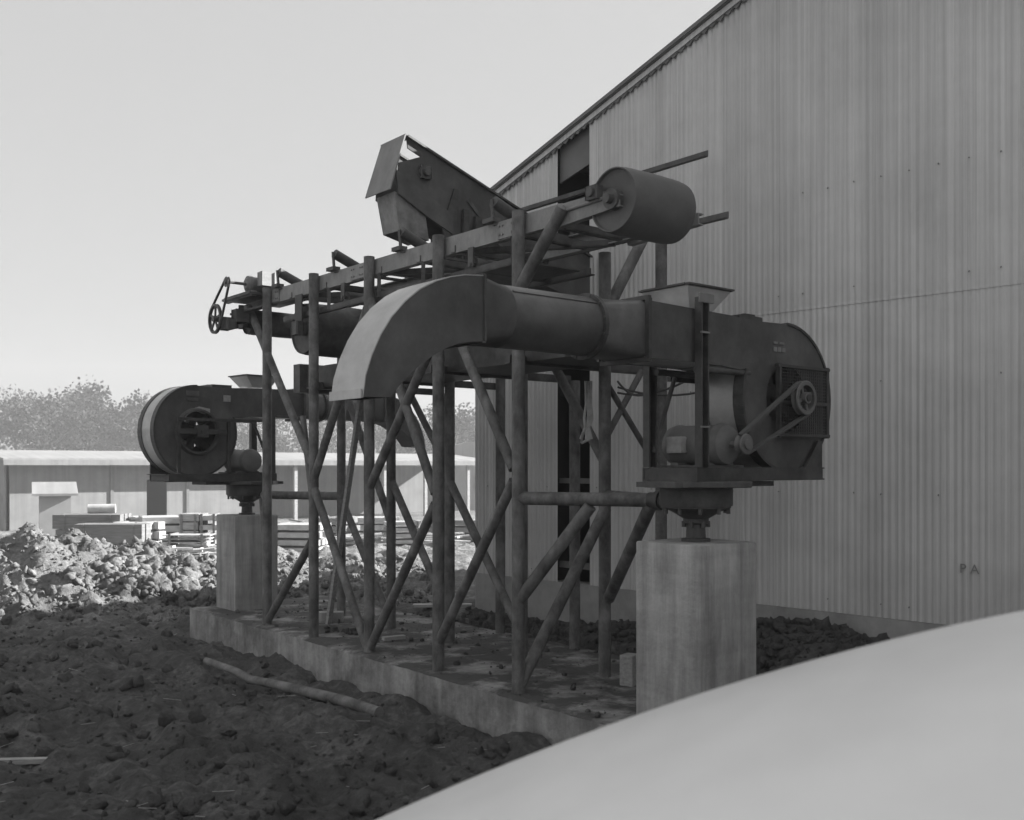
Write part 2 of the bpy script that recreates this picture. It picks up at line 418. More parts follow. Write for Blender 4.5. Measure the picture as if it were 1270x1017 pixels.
for i in range(len(rim)):
    j = (i + 1) % len(rim); mb.bm.faces.new((rim[i], low[i], low[j], rim[j]))
tag(mb.build('concrete_slab', M['slab']), 'long dirty concrete slab under the pipe trestle', 'concrete slab')

def pedestal(a, b, w, ztop, label):
    rz = atan2(UB.y, UB.x); R = Matrix.Rotation(rz, 3, 'Z')
    mb = MB(); c = P(a, b, (ztop - .25) / 2)
    mb.box(c, (w, w, ztop + .25), R, 0.012)
    return tag(mb.build('concrete_pedestal', M['concrete'], smooth=True), label, 'concrete pedestal', 'concrete pedestals under the blowers')
ZP1, ZP2 = 1.055, 0.985
A1, B1 = -1.243, .35; A2, B2 = 4.93, .35
pedestal(A1, B1, .50, ZP1, 'large concrete pedestal beside the white car roof, carrying the belt driven blower')
pedestal(A2, B2, .48, ZP2, 'smaller looking concrete pedestal at the far slab end, beside the earth heap')

# ------------------------------------------------------------------ pipe trestle
tr = thing('pipe_trestle', 'dark welded pipe trestle with crossed braces standing on the slab', 'pipe trestle', P(1.86, .6, 0))
RP = .044
def pipe(name, p0, p1, r=RP, m=None, par=None):
    mb = MB(); mb.tube(p0, p1, r, 18); return mb.build(name, m or M['pipe'], par or tr, smooth=True)
ST = [-.02, .90, 1.87, 2.80, 3.72]
for a in ST: pipe('post', P(a, 0, -.02), P(a, 0, 3.19))
for a in ST: pipe('post', P(a - (.06 if a == 0 else 0), .80, -.02), P(a - (.06 if a == 0 else 0), .80, 3.02))
for a, zt in ((-.03, 3.21), (.92, 2.2), (1.90, 2.42), (2.82, 2.2)): pipe('post', P(a, 1.38, -.02), P(a, 1.38, zt))
def br(a0, z0, a1, z1, b=0, r=.036, name='brace'):
    return pipe(name, P(a0, b, z0), P(a1, b, z1), r)
br(3.72, .02, 2.84, .83)                      # far bay
br(2.80, 1.32, 1.90, .03)
br(2.80, 1.38, 1.90, 2.78)
br(1.86, .03, .94, 1.22)
br(1.86, 1.33, .94, 2.45)
br(1.86, 2.85, .94, 1.30)
br(.90, .20, .03, 1.40)
br(.90, 2.80, .03, 1.48)
br(4.12, 3.05, 2.83, 1.52)                    # knee under the drive platform
br(-.46, 3.13, -.02, 2.66, r=.042, name='knee_brace')
# rear row braces
br(2.78, 1.35, 1.90, .25, b=.80); br(1.86, 1.36, .96, .25, b=.80); br(3.74, 2.4, 2.82, 1.0, b=.80); br(2.78, 2.5, 1.92, 1.5, b=.80, r=.03)
br(.88, 2.75, .0, 1.55, b=.80); br(3.74, 1.2, 2.84, .1, b=.80)
# cross frame at the near end
E1 = P(-.85, .39, 1.287)
pipe('cross_pipe', P(-.02, 0, 1.287), E1, .044)
pipe('cross_pipe', P(-.06, .80, 1.287), E1, .042)
pipe('brace', P(-.02, 0, .03), P(-.05, .78, 1.2), .042)
pipe('brace', P(-.02, 0, .605), P(-.50, .20, 1.245), .042)
pipe('brace', P(-.06, .80, .56), E1 + V((0, 0, -.02)), .042)
pipe('brace', P(0, .80, 2.55), P(0, 1.22, 3.19), .042)
pipe('brace', P(.0, 1.20, 2.2), P(-.03, .80, 1.70), .024)
pipe('brace', P(-.03, .80, 2.10), P(-.03, 1.36, 1.46), .022)
mb = MB(); mb.tube(E1 + UA * .01, E1 - UA * .22, .05, 16); mb.lathe([(.0, -.01), (.062, -.01), (.062, .03), (0, .03)], 16, Matrix.Translation(E1 - UA * .06) @ Matrix.Rotation(pi / 2, 4, V((UB.x, UB.y, 0))))
mb.build('pivot_socket', M['black'], tr, smooth=True)
# far end cross frame
E2 = P(4.60, .39, 1.2)
pipe('cross_pipe', P(3.72, 0, 1.20), E2, .042); pipe('cross_pipe', P(3.72, .80, 1.20), E2, .042)
pipe('brace', P(3.72, 0, .45), P(4.45, .30, 1.16), .034)
# rear rails above the third row
mb = MB(); mb.angle(P(-.66, 1.38, 3.235), P(2.0, 1.38, 3.235), .045); mb.build('top_rail', M['steel'], tr)
mb = MB(); mb.angle(P(-.46, 1.40, 3.72), P(1.9, 1.40, 3.72), .04); mb.build('top_rail', M['steel'], tr)
for a in (.4, 1.6): pipe('rail_post', P(a, 1.40, 3.24), P(a, 1.40, 3.72), .016, M['steel'])
# dark pan under the conveyor
mb = MB(); R = Matrix.Rotation(atan2(UA.y, UA.x), 3, 'Z')
mb.box(P(1.40, .41, 2.30), (3.5, .58, .19), R)
mb.build('deck_pan', M['black'], tr)
mb = MB()
for a in (0, .92, 1.88, 2.80): mb.angle(P(a + .05, -.02, 2.19), P(a + .05, 1.38, 2.19), .05)
mb.build('deck_bearer', M['steel'], tr)
mb = MB()
mb.box(P(3.22, .38, 2.30), (.12, .66, .26), R); mb.build('deck_end_plate', M['steel'], tr)
# leaning conduit on the far bay
pipe('conduit', P(3.10, .05, 1.95), P(2.86, .05, .95), .028, M['motor'])

# ------------------------------------------------------------------ belt conveyor
cv = thing('belt_conveyor', 'long belt conveyor frame with bare rollers and drums on top of the trestle', 'conveyor', P(1.9, .38, 3.1))
ZB = 3.11
def cpart(name, m, fn, smooth=False):
    mb = MB(); fn(mb); return mb.build(name, m, cv, smooth)
for b, sd in ((.05, 1), (.745, -1)):
    cpart('side_beam', M['beam'], lambda q: q.channel(P(3.70, b, ZB), P(-.40, b, ZB), .13, .05, .009, sd))
    cpart('drive_rail', M['steel'], lambda q: (q.channel(P(4.45, b, 3.07), P(3.70, b, 3.07), .075, .04, .008, sd)))
for a in (.14, 2.12, 3.66):
    def spl(q, a=a):
        q.bar(P(a - .11, .039, ZB), P(a + .11, .039, ZB), .010, .118)
        for da in (-.085, -.05, .05, .085):
            for dz in (-.03, .03): q.tube(P(a + da, .036, ZB + dz), P(a + da, .024, ZB + dz), .008, 8)
    cpart('splice_plate', M['beam'], spl)
# take-up frame at the near end
for b in (.03, .745):
    def tk(q, b=b):
        q.channel(P(-.40, b, 3.145), P(-.80, b, 3.145), .035, .03, .007)
        q.channel(P(-.30, b, 3.055), P(-.93, b, 3.085), .075, .045, .008)
        q.tube(P(-.42, b - .012, 3.11), P(-.86, b - .012, 3.12), .011, 8)
    cpart('take_up_rail', M['beam'], tk)
    def tb(q, b=b):
        q.box(P(-.74, b - .03, 3.16), (.09, .05, .07), R, .008); q.tube(P(-.74, b - .075, 3.16), P(-.74, b, 3.16), .028, 12)
    cpart('take_up_bearing', M['steel'], tb, True)
def drum(name, a, z, r, b0, b1, m, shaft=.09):
    ax = Matrix.Translation(P(a, b0, z)) @ Matrix.Rotation(atan2(UB.y, UB.x), 4, 'Z') @ Matrix.Rotation(pi / 2, 4, 'Y')
    L = b1 - b0; mb = MB()
    mb.lathe([(0, .03), (r * .80, .03), (r * .90, .02), (r * .93, 0), (r * .965, .0), (r, .05), (r * 1.02, L * .5), (r, L - .05), (r * .965, L), (r * .9, L - .02), (0, L - .03)], 40, ax)
    o = mb.build(name, m, cv, True)
    s = MB(); s.tube(P(a, b0 - shaft, z), P(a, b1 + shaft, z), .03, 14); s.tube(P(a, b0 - .02, z), P(a, b0 + .03, z), .062, 18); s.build('shaft', M['steel'], o, True)
    return o
drum('tail_drum', -.87, 3.10, .199, .03, .565, mat('drum_steel', .10, .14, 6, .55, 0, .05), .06)
drum('head_drum', 3.12, 2.745, .235, .06, .70, M['steel'], .05)
drum('end_pulley', 4.25, 2.93, .125, .04, .72, M['steel'], .33)
for b in (.02, .74): cpart('bend_bracket', M['steel'], lambda q: (q.bar(P(3.12, b, 3.05), P(3.12, b, 2.68), .012, .13, UA), q.box(P(3.12, b - .02, 2.745), (.12, .05, .10), R, .01)))
for a in (3.52, 2.47, 1.43, .27):
    def rol(q, a=a):
        pts = [(.02, .60 * .0 + 3.315), (.245, 3.225), (.265, 3.215), (.515, 3.215), (.535, 3.225), (.76, 3.315)]
        for k in (0, 2, 4):
            p0, p1 = pts[k], pts[k + 1]
            q.tube(P(a, p0[0], p0[1]), P(a, p1[0], p1[1]), .042, 16)
    o = cpart('carrying_roller', M['steel'], rol, True)
    def brk(q, a=a):
        q.box(P(a + .04, .03, 3.19), (.12, .07, .03), R); q.bar(P(a + .02, .03, 3.18), P(a, .005, 3.33), .03, .012, UB)
        q.bar(P(a, .03, 3.165), P(a, .76, 3.165), .05, .018)
        q.bar(P(a, .255, 3.17), P(a, .255, 3.24), .03, .012, UB); q.bar(P(a, .525, 3.17), P(a, .525, 3.24), .03, .012, UB)
        q.bar(P(a + .02, .76, 3.18), P(a, .775, 3.33), .03, .012, UB)
    cpart('roller_bracket', M['steel'], brk)
for a in (2.35, .55):
    cpart('return_roller', M['steel'], lambda q: (q.tube(P(a, .07, 2.93), P(a, .71, 2.93), .05, 18), q.tube(P(a, .02, 2.93), P(a, .76, 2.93), .014, 8)), True)
    for b in (.035, .745): cpart('roller_hanger', M['steel'], lambda q: q.bar(P(a, b, 3.05), P(a, b, 2.91), .012, .06, UA))
def cross(q):
    for a in (3.3, 2.65, 1.75, 1.2, .75, .05, -.3): q.angle(P(a, .04, 3.05), P(a, .74, 3.05), .045)
    for a0, a1 in ((3.2, 2.3), (1.75, .85), (.75, -.2)):
        q.angle(P(a0, .06, 3.035), P(a1, .72, 3.035), .035)
    for a in (2.62, 1.80, 1.17, .1): q.bar(P(a, .05, 3.05), P(a, .05, 2.86), .03, .012)
cpart('cross_bracing', M['steel'], cross)
for b, a in ((.06, -.10), (.73, .05)): cpart('lower_rail', M['steel'], lambda q: q.angle(P(3.5, b, 2.85), P(a, b, 2.87), .04))
cpart('return_pan', M['steel'], lambda q: q.box(P(.50, .40, 2.89), (.85, .50, .012), R))
# drive at the far end
cpart('motor_platform', M['steel'], lambda q: (q.box(P(4.06, .14, 3.135), (.62, .62, .022), R), q.angle(P(4.36, -.15, 3.11), P(3.74, -.15, 3.11), .045), q.bar(P(4.3, .0, 3.10), P(4.3, .0, 2.86), .05, .014), q.bar(P(4.3, .72, 3.10), P(4.3, .72, 2.86), .05, .014), q.box(P(4.25, .0, 2.93), (.14, .05, .11), R, .01)))
def motor_body(q, c, ax, r, L):
    """ribbed motor shell along axis ax"""
    X = V(ax).normalized(); c = V(c); Mx = Matrix.Translation(c - X * L / 2) @ X.to_track_quat('Z', 'Y').to_matrix().to_4x4()
    q.lathe([(0, 0), (r * .55, 0), (r * .8, .02), (r * .92, .06 * L), (r, .14 * L), (r, .18 * L), (r * .95, .2 * L), (r * .95, .8 * L), (r, .82 * L), (r, .87 * L), (r * .9, .95 * L), (r * .6, L), (r * .3, L), (0, L)], 28, Mx)
def mot(q):
    motor_body(q, P(3.98, .05, 3.255), UB, .085, .30)
    for b in (-.05, .15): q.box(P(3.98, b, 3.165), (.19, .05, .04), R)
o = cpart('drive_motor', M['motor'], mot, True)
mb = MB(); mb.box(P(3.86, .06, 3.30), (.07, .13, .11), R, .012); mb.build('terminal_box', M['white_paint'], o)
def wheel(q, c, ax, r, w, rim=.018, spokes=5, hub=.03):
    X = V(ax).normalized(); Mx = Matrix.Translation(V(c) - X * w / 2) @ X.to_track_quat('Z', 'Y').to_matrix().to_4x4()
    q.lathe([(r - rim, 0), (r, 0), (r + .006, w * .12), (r - .012, w * .5), (r + .006, w * .88), (r, w), (r - rim, w), (r - rim, 0)], 32, Mx)
    q.lathe([(0, -.01), (hub, -.01), (hub, w + .01), (0, w + .01)], 16, Mx)
    for k in range(spokes):
        t = 2 * pi * k / spokes + .4
        q.bar(Mx @ V((hub * .8 * cos(t), hub * .8 * sin(t), w / 2)), Mx @ V(((r - rim * .7) * cos(t), (r - rim * .7) * sin(t), w / 2)), .022, .014, X)
SC1 = P(4.25, -.29, 2.93); SC2 = P(3.97, -.29, 3.25)
cpart('sprocket', M['steel'], lambda q: wheel(q, SC1, UB, .14, .03), True)
cpart('sprocket', M['steel'], lambda q: (wheel(q, SC2, UB, .045, .03, .02, 3, .02), q.tube(SC2, P(3.97, -.08, 3.25), .014, 10)), True)
def belt_run(q, c1, r1, c2, r2, ax, w=.02, t=.012):
    d = V(c2) - V(c1); X = V(ax).normalized(); d.normalize(); nrm = X.cross(d).normalized()
    for s in (1, -1):
        q.bar(V(c1) + nrm * s * (r1 + t * .3), V(c2) + nrm * s * (r2 + t * .3), w, t, nrm)
cpart('drive_chain', M['steel'], lambda q: belt_run(q, SC1, .14, SC2, .045, UB, .02, .014))
cpart('reducer_box', M['steel'], lambda q: (q.box(P(4.12, -.22, 2.865), (.20, .08, .07), R, .012), q.box(P(4.05, -.12, 2.95), (.10, .12, .10), R, .012), q.bar(P(4.2, -.14, 2.98), P(3.75, -.02, 3.02), .05, .02)))

# ------------------------------------------------------------------ inclined feed conveyor from the building
fc = thing('feed_conveyor', 'inclined dark trough conveyor rising out of the building slot above the belt conveyor', 'feed conveyor', P(1.75, .6, 3.3))
AN, AF = 1.57, 1.885
def fpart(name, m, fn, smooth=False):
    q = MB(); fn(q); return q.build(name, m, fc, smooth)
def zt(b): return 4.11 - .345 * (b - .165)           # top edge of the trough
def fside(a, t):
    quads = [[(.165, zt(.165)), (.175, 4.03), (.298, 3.985), (.34, zt(.34))],
             [(.298, 3.985), (.091, 3.90), (.075, 3.66), (.353, 3.53), (.62, 3.42), (.62, zt(.62)), (.34, zt(.34))],
             [(.62, zt(.62)), (.62, 3.31), (.80, 3.275), (1.815, 3.06), (2.6, 2.87), (2.6, zt(2.6))]]
    return lambda q: [q.prism(o_, lambda b, z: P(a, b, z), lambda b, z: P(a + t, b, z)) for o_ in quads]
fpart('trough_side', M['sheet'], fside(AN, .012)); fpart('trough_side', M['sheet'], fside(AF, .012))
FLR = [(.36, 3.54), (.61, 3.43), (.63, 3.32), (.80, 3.285), (1.815, 3.07), (2.6, 2.88)]
fpart('trough_floor', M['sheet'], lambda q: q.sheet([P(AN + .014, b, z) for b, z in FLR], [P(AF - .002, b, z) for b, z in FLR], .008, (0, 0, 1)))
fpart('edge_flange', M['steel'], lambda q: [q.bar(P(a, .165, zt(.165) + .012), P(a, 2.6, zt(2.6) + .012), .05, .016) for a in (AN + .0, AF + .012)])
# tilted pale hood plate at the head
fpart('hood_plate', M['hood'], lambda q: (q.sheet([P(AN - .02, .146, 4.126), P(AN - .02, .003, 3.669)], [P(AF + .012, .140, 4.118), P(AF + .012, -.012, 3.664)], .012, -UB),
                                          q.sheet([P(AN - .02, .14, 4.134), P(AN - .02, .20, 4.12)], [P(AF + .02, .13, 4.128), P(AF + .02, .19, 4.12)], .01, (0, 0, -1))))
def spt(q):
    t = [P(AN + .0, .05, 3.665), P(AF, .078, 3.68), P(AF, .34, 3.53), P(AN + .0, .345, 3.52)]
    b = [P(AN + .01, .10, 3.365), P(AF - .01, .135, 3.385), P(AF - .02, .37, 3.33), P(AN + .01, .385, 3.325)]
    q.loft([t, b], cap=False)
o = fpart('discharge_spout', M['spout'], spt); md = o.modifiers.new('t', 'SOLIDIFY'); md.thickness = .012
fpart('chain_housing', M['sheet'], lambda q: q.prism([(.05, 3.83), (.60, 3.56), (.60, 3.40), (.36, 3.50), (.07, 3.645)], lambda b, z: P(AN - .03, b, z), lambda b, z: P(AN - .004, b, z)))
fpart('head_bearing', M['steel'], lambda q: (q.box(P(AN - .02, .33, 3.86), (.03, .085, .085), R, .01), q.lathe([(0, -.06), (.03, -.06), (.035, -.03), (.055, -.03), (.055, 0), (0, 0)], 20, Matrix.Translation(P(AN - .0, .33, 3.86)) @ UA.to_track_quat('Z', 'Y').to_matrix().to_4x4())), True)
for a, b in ((AN - .035, .72), (AN - .035, .84), (AF + .045, .78)): fpart('support_leg', M['black'], lambda q: q.bar(P(a, b, zt(b) - .30), P(a, b, 3.06), .035, .055, UB))
fpart('side_brace', M['steel'], lambda q: q.angle(P(AN - .012, .78, 3.72), P(AN - .012, 1.22, 3.30), .03, .006, UA))
fpart('side_gusset', M['black'], lambda q: q.prism([(.50, 3.45), (.62, 3.78), (.66, 3.78), (.66, 3.06), (.60, 3.06)], lambda b, z: P(AN - .018, b, z), lambda b, z: P(AN - .002, b, z)))
fpart('trough_lid', M['sheet'], lambda q: q.sheet([P(AN + .014, .62, zt(.62) - .02), P(AN + .014, 2.6, zt(2.6) - .02)], [P(AF - .002, .62, zt(.62) - .02), P(AF - .002, 2.6, zt(2.6) - .02)], .008, (0, 0, -1)))

# ------------------------------------------------------------------ swivel blowers (built once in a local frame: x = discharge, y = pulley side, z from the pedestal top)
def blower(root):
    def bp(name, m, fn, smooth=False, par=None):
        q = MB(); fn(q); return q.build(name, m, par or root, smooth, local=True)
    Z = -ZP1
    def z(v): return v + Z
    Mz = Matrix.Identity(4)
    bp('pivot_base', M['black'], lambda q: q.lathe([(0, -.005), (.085, -.005), (.085, .018), (.058, .02), (.055, .10), (.075, .11), (.075, .135), (.10, .15), (.14, .175), (.185, .195), (.205, .20), (.205, .212), (.215, .212), (.215, .315), (.20, .318), (0, .318)], 36), True)
    for k in range(10):
        t = k * 2 * pi / 10 + .2
        bp('bolt', M['steel'], lambda q: q.tube((.19 * cos(t), .19 * sin(t), .165), (.19 * cos(t), .19 * sin(t), .205), .012, 6))
    for k in range(6):
        t = k * pi / 3 + .3
        bp('bolt', M['steel'], lambda q: q.tube((.07 * cos(t), .07 * sin(t), .085), (.07 * cos(t), .07 * sin(t), .12), .014, 6))
    bp('turntable', M['steel'], lambda q: (q.lathe([(0, .320), (.33, .320), (.335, .325), (.335, .352), (.33, .357), (0, .357)], 8, Matrix.Rotation(pi / 8, 4, 'Z')), q.box((-.1, 0, .338), (.9, .30, .03))), False)
    # base frame of channels
    def frame(q):
        for y in (.205, -.205): q.channel((-.98, y, z(1.452)), (.235, y, z(1.452)), .08, .04, .008, 1 if y < 0 else -1)
        for x in (-.97, -.35, .225): q.channel((x, -.2, z(1.452)), (x, .2, z(1.452)), .078, .04, .008)
    bp('base_frame', M['black'], frame)
    def leg(q, x, y, top):
        q.bar((x - .028, y, z(1.493)), (x - .028, y, z(top)), .05, .010, (1, 0, 0)); q.bar((x + .028, y, z(1.493)), (x + .028, y, z(top)), .05, .010, (1, 0, 0))
        q.bar((x, y - .02, z(1.493)), (x, y - .02, z(top)), .012, .05, (1, 0, 0))
    bp('leg', M['black'], lambda q: leg(q, .20, .215, 2.45)); bp('leg', M['black'], lambda q: leg(q, .17, -.21, 2.10))
    bp('leg_bracket', M['hood'], lambda q: q.box((.20, .246, z(2.44)), (.12, .012, .05)))
    for zz in (2.25, 1.72): bp('leg_batten', M['hood'], lambda q: q.box((.20, .238, z(zz)), (.07, .012, .010)))
    bp('diagonal_rod', M['steel'], lambda q: (q.tube((.15, -.20, z(1.58)), (-.05, -.205, z(2.05)), .014, 8), q.tube((.24, -.19, z(2.1)), (.62, -.19, z(2.1)), .012, 8)))
    # fan scroll
    cx, cz, r = -.66, 1.915, .435
    arc = []
    for k in range(41):
        t = radians(22) - radians(292) * k / 40          # from the cut-off under the duct, down and round to the top
        rr = r + .03 * k / 40
        arc.append((cx + rr * cos(t), cz + rr * sin(t)))
    top = [(cx + .30, 2.372), (-.1, 2.384), (.592, 2.40)]
    bot = [(.592, 2.09), (-.02, 2.085), (cx + .465, 2.07)]
    outline = bot + arc + top
    W = .165
    def plate(q, y0, y1):
        q.prism(outline, lambda x, zz: (x, y0, z(zz)), lambda x, zz: (x, y1, z(zz)))
        # eye of the fan
    def holed(q, y0, y1, hr):
        n = len(outline); N = 48
        ci = [(cx + hr * cos(2 * pi * k / N), cz + hr * sin(2 * pi * k / N)) for k in range(N)]
        for yy, flip in ((y0, 0), (y1, 1)):
            vo = [q.bm.verts.new((p[0], yy, z(p[1]))) for p in outline]; vi = [q.bm.verts.new((p[0], yy, z(p[1]))) for p in ci]
            es = [q.bm.edges.new((vo[i], vo[(i + 1) % n])) for i in range(n)] + [q.bm.edges.new((vi[i], vi[(i + 1) % N])) for i in range(N)]
            bmesh.ops.triangle_fill(q.bm, use_beauty=True, edges=es)
        q.lathe([(hr, 0), (hr, abs(y1 - y0))], N, Matrix.Translation((cx, max(y0, y1), z(cz))) @ Matrix.Rotation(pi / 2, 4, 'X'))
    HR = .205
    bp('scroll_plate', M['sheet'], lambda q: holed(q, -W, -W + .008, HR)); bp('scroll_plate', M['sheet'], lambda q: holed(q, W - .008, W, HR))
    def shell(q):
        a = [(x, -W + .009, z(zz)) for x, zz in [bot[1], bot[2]] + arc + top]; b = [(x, W - .009, z(zz)) for x, zz in [bot[1], bot[2]] + arc + top]
        q.sheet(a, b, .006, (0, 0, -.001))
        for A, B in zip(a, b): pass
        q.sheet([(.592, -W + .009, z(2.092)), (-.02, -W + .009, z(2.087))], [(.592, W - .009, z(2.092)), (-.02, W - .009, z(2.087))], .006, (0, 0, 1))
    bp('scroll_shell', M['galv'], shell, True)
    def flange(q, y):
        pts = [(x, zz) for x, zz in arc]
        for (x0, z0), (x1, z1) in zip(pts, pts[1:]):
            q.bar((x0, y, z(z0)), (x1, y, z(z1)), .075, .016, (0, 0, 1) if abs(x1 - x0) > abs(z1 - z0) else (1, 0, 0))
    bp('rim_flange', M['black'], lambda q: flange(q, W - .028), True); bp('rim_flange', M['black'], lambda q: flange(q, -W + .028), True)
    # impeller and inlet
    def imp(q):
        Mx = Matrix.Translation((cx, .06, z(cz))) @ Matrix.Rotation(pi / 2, 4, 'X')
        q.lathe([(0, 0), (.10, 0), (.10, .08), (0, .08)], 24, Mx)
        for k in range(6):
            t = k * pi / 3 + .35
            q.bar((cx + .06 * cos(t), 0, z(cz + .06 * sin(t))), (cx + .36 * cos(t), 0, z(cz + .36 * sin(t))), .07, .10, (0, 1, 0))
    bp('impeller', M['black'], imp)
    def ring(q, y0, y1):
        Mx = Matrix.Translation((cx, y0, z(cz))) @ Matrix.Rotation(pi / 2, 4, 'X')
        q.lathe([(HR, 0), (HR + .035, 0), (HR + .02, .05), (HR, .05), (HR, 0)], 40, Mx)
    bp('inlet_ring', M['steel'], lambda q: ring(q, -W - .001, 0), True)
    def stand(q):
        s = -W - .09
        q.bar((cx - .24, s, z(1.50)), (cx - .24, s, z(2.02)), .03, .03, (1, 0, 0)); q.bar((cx + .30, s, z(1.50)), (cx + .30, s, z(2.02)), .03, .03, (1, 0, 0))
        q.bar((cx - .26, s - .01, z(2.035)), (cx + .60, s - .01, z(2.035)), .03, .03); q.box((cx, s, z(cz)), (.54, .05, .05)); q.box((cx, s, z(cz)), (.12, .08, .12), None, .01)
        q.tube((cx, s - .05, z(cz)), (cx, .33, z(cz)), .022, 12)
    bp('inlet_bearing_stand', M['black'], stand, True)
    # pulley-side guard with expanded mesh
    def guard(q):
        y = W + .05
        x0, x1, z0, z1 = cx - .35, cx + .15, 1.69, 2.11
        for xa in (x0, x1): q.bar((xa, y, z(z0 - .015)), (xa, y, z(z1 + .015)), .03, .02, (1, 0, 0))
        for za in (z0, z0 + .20, z1): q.bar((x0 - .02, y, z(za)), (x1 + .02, y, z(za)), .03, .018)
        n = 22
        for k in range(1, n):
            xa = x0 + (x1 - x0) * k / n; q.bar((xa, y, z(z0)), (xa, y, z(z1)), .003, .004, (1, 0, 0))
            za = z0 + (z1 - z0) * k / n; q.bar((x0, y, z(za)), (x1, y, z(za)), .003, .004)
    bp('mesh_guard', M['black'], guard)
    bp('corner_gusset', M['black'], lambda q: q.prism([(-.98, 1.49), (-.98, 1.66), (-.94, 1.66), (-.80, 1.49)], lambda x, zz: (x, .19, z(zz)), lambda x, zz: (x, .205, z(zz))))
    def inlet_back(q): q.lathe([(HR + .05, 0), (HR + .06, .01), (.30, .01), (.30, 0), (HR + .05, 0)], 36, Matrix.Translation((cx, W + .012, z(cz))) @ Matrix.Rotation(pi / 2, 4, 'X'))
    PB, PS = V((cx, .29, z(cz))), V((-.075, .29, z(1.625)))
    YA = V((0, 1, 0))
    bp('large_pulley', M['motor'], lambda q: wheel(q, PB, YA, .10, .045, .022, 4, .035), True)
    bp('small_pulley', M['motor'], lambda q: (wheel(q, PS, YA, .055, .05, .03, 5, .03), q.tube(PS, (PS.x, .12, PS.z), .018, 12)), True)
    bp('drive_belt', M['rubber'], lambda q: belt_run(q, PB, .10, PS, .055, YA, .036, .014))
    def mt(q):
        motor_body(q, (PS.x, -.03, PS.z), YA, .125, .46)
        for y in (-.13, .09): q.box((PS.x, y, z(1.505)), (.24, .06, .03)); q.box((PS.x, y, z(1.53)), (.10, .05, .06))
    mo = bp('motor', M['motor'], mt, True)
    bp('terminal_box', M['white_paint'], lambda q: q.box((PS.x + .13, -.10, PS.z + .0), (.06, .12, .10), None, .012), False, mo)
    bp('motor_feet', M['steel'], lambda q: q.box((PS.x, -.02, z(1.499)), (.34, .36, .012)), False, mo)
    # feed hopper on the duct
    def hop(q):
        t = [(.27, -.17, z(2.52)), (-.10, -.17, z(2.52)), (-.10, .17, z(2.52)), (.27, .17, z(2.52))]
        b = [(.20, -.12, z(2.405)), (.0, -.12, z(2.405)), (.0, .12, z(2.405)), (.20, .12, z(2.405))]
        q.loft([t, b], cap=False)
    o = bp('feed_hopper', M['galv'], hop); md = o.modifiers.new('t', 'SOLIDIFY'); md.thickness = .008
    bp('hopper_rim', M['black'], lambda q: [q.bar(p, s_, .03, .01) for p, s_ in (((.285, -.18, z(2.525)), (-.115, -.18, z(2.525))), ((.285, .18, z(2.525)), (-.115, .18, z(2.525))), ((.28, -.165, z(2.525)), (.28, .165, z(2.525))), ((-.11, -.165, z(2.525)), (-.11, .165, z(2.525))))], False, o)
    bp('inspection_cover', M['black'], lambda q: (q.box((-.36, 0, z(2.392)), (.22, .25, .03)), q.box((-.36, .1, z(2.41)), (.10, .03, .02))))
    bp('support_bar', M['steel'], lambda q: (q.tube((.18, .15, z(2.055)), (-.30, .15, z(2.055)), .02, 12), q.tube((.18, -.15, z(2.055)), (-.30, -.15, z(2.055)), .02, 12)), True)
    # duct
    z0, z1, w = 2.09, 2.40, .165; zm = (z0 + z1) / 2
    def sq(x, k=1.0):
        pts = []
        h = (z1 - z0) / 2
        for i in range(40):
            t = 2 * pi * (i + .5) / 40; c_, s_ = cos(t), sin(t); m_ = max(abs(c_), abs(s_))
            pts.append((x, w * c_ / m_, z(zm + h * s_ / m_)))
        return pts
    def rd(x, r_=.157):
        return [(x, r_ * cos(2 * pi * (i + .5) / 40), z(zm + r_ * sin(2 * pi * (i + .5) / 40))) for i in range(40)]
    bp('transition', M['duct'], lambda q: q.loft([sq(.60), rd(.905)], cap=False), True)
    bp('round_duct', M['duct'], lambda q: q.loft([rd(.905), rd(1.2), rd(1.50)], cap=False), True)
    bp('duct_lock_seam', M['duct'], lambda q: q.bar((.92, .112, z(zm + .112)), (1.49, .112, z(zm + .112)), .012, .008, (0, 1, 1)))
    bp('transition', M['sheet'], lambda q: q.loft([rd(1.50), sq(1.70)], cap=False), True)
    def fl(q, x, sqr):
        if sqr:
            for yy in (-w - .012, w + .012): q.bar((x, yy, z(z0 - .01)), (x, yy, z(z1 + .01)), .028, .026, (1, 0, 0))
            for zz in (z0 - .012, z1 + .012): q.bar((x, -w - .02, z(zz)), (x, w + .02, z(zz)), .028, .024)
        else:
            q.lathe([(.158, -.012), (.178, -.012), (.178, .012), (.158, .012)], 40, Matrix.Translation((x, 0, z(zm))) @ Matrix.Rotation(pi / 2, 4, 'Y'))
    bp('duct_flange', M['black'], lambda q: fl(q, .597, True)); bp('duct_flange', M['black'], lambda q: fl(q, .905, False)); bp('duct_seam', M['sheet'], lambda q: [q.bar((1.71, yy, z(z0)), (1.71, yy, z(z1)), .022, .010, (1, 0, 0)) for yy in (-w - .003, w + .003)] + [q.bar((1.71, -w, z(zz)), (1.71, w, z(zz)), .022, .010) for zz in (z0 - .004, z1 + .004)])
    for k in range(12):
        t = 2 * pi * k / 12 + .2
        bp('flange_bolt', M['steel'], lambda q: q.tube((.888, .169 * cos(t), z(zm + .169 * sin(t))), (.922, .169 * cos(t), z(zm + .169 * sin(t))), .008, 6))
    OUT = [(1.716, 2.400), (1.82, 2.392), (1.90, 2.374), (1.98, 2.345), (2.06, 2.302), (2.14, 2.238), (2.21, 2.162), (2.265, 2.078), (2.31, 1.985), (2.34, 1.895), (2.354, 1.80)]
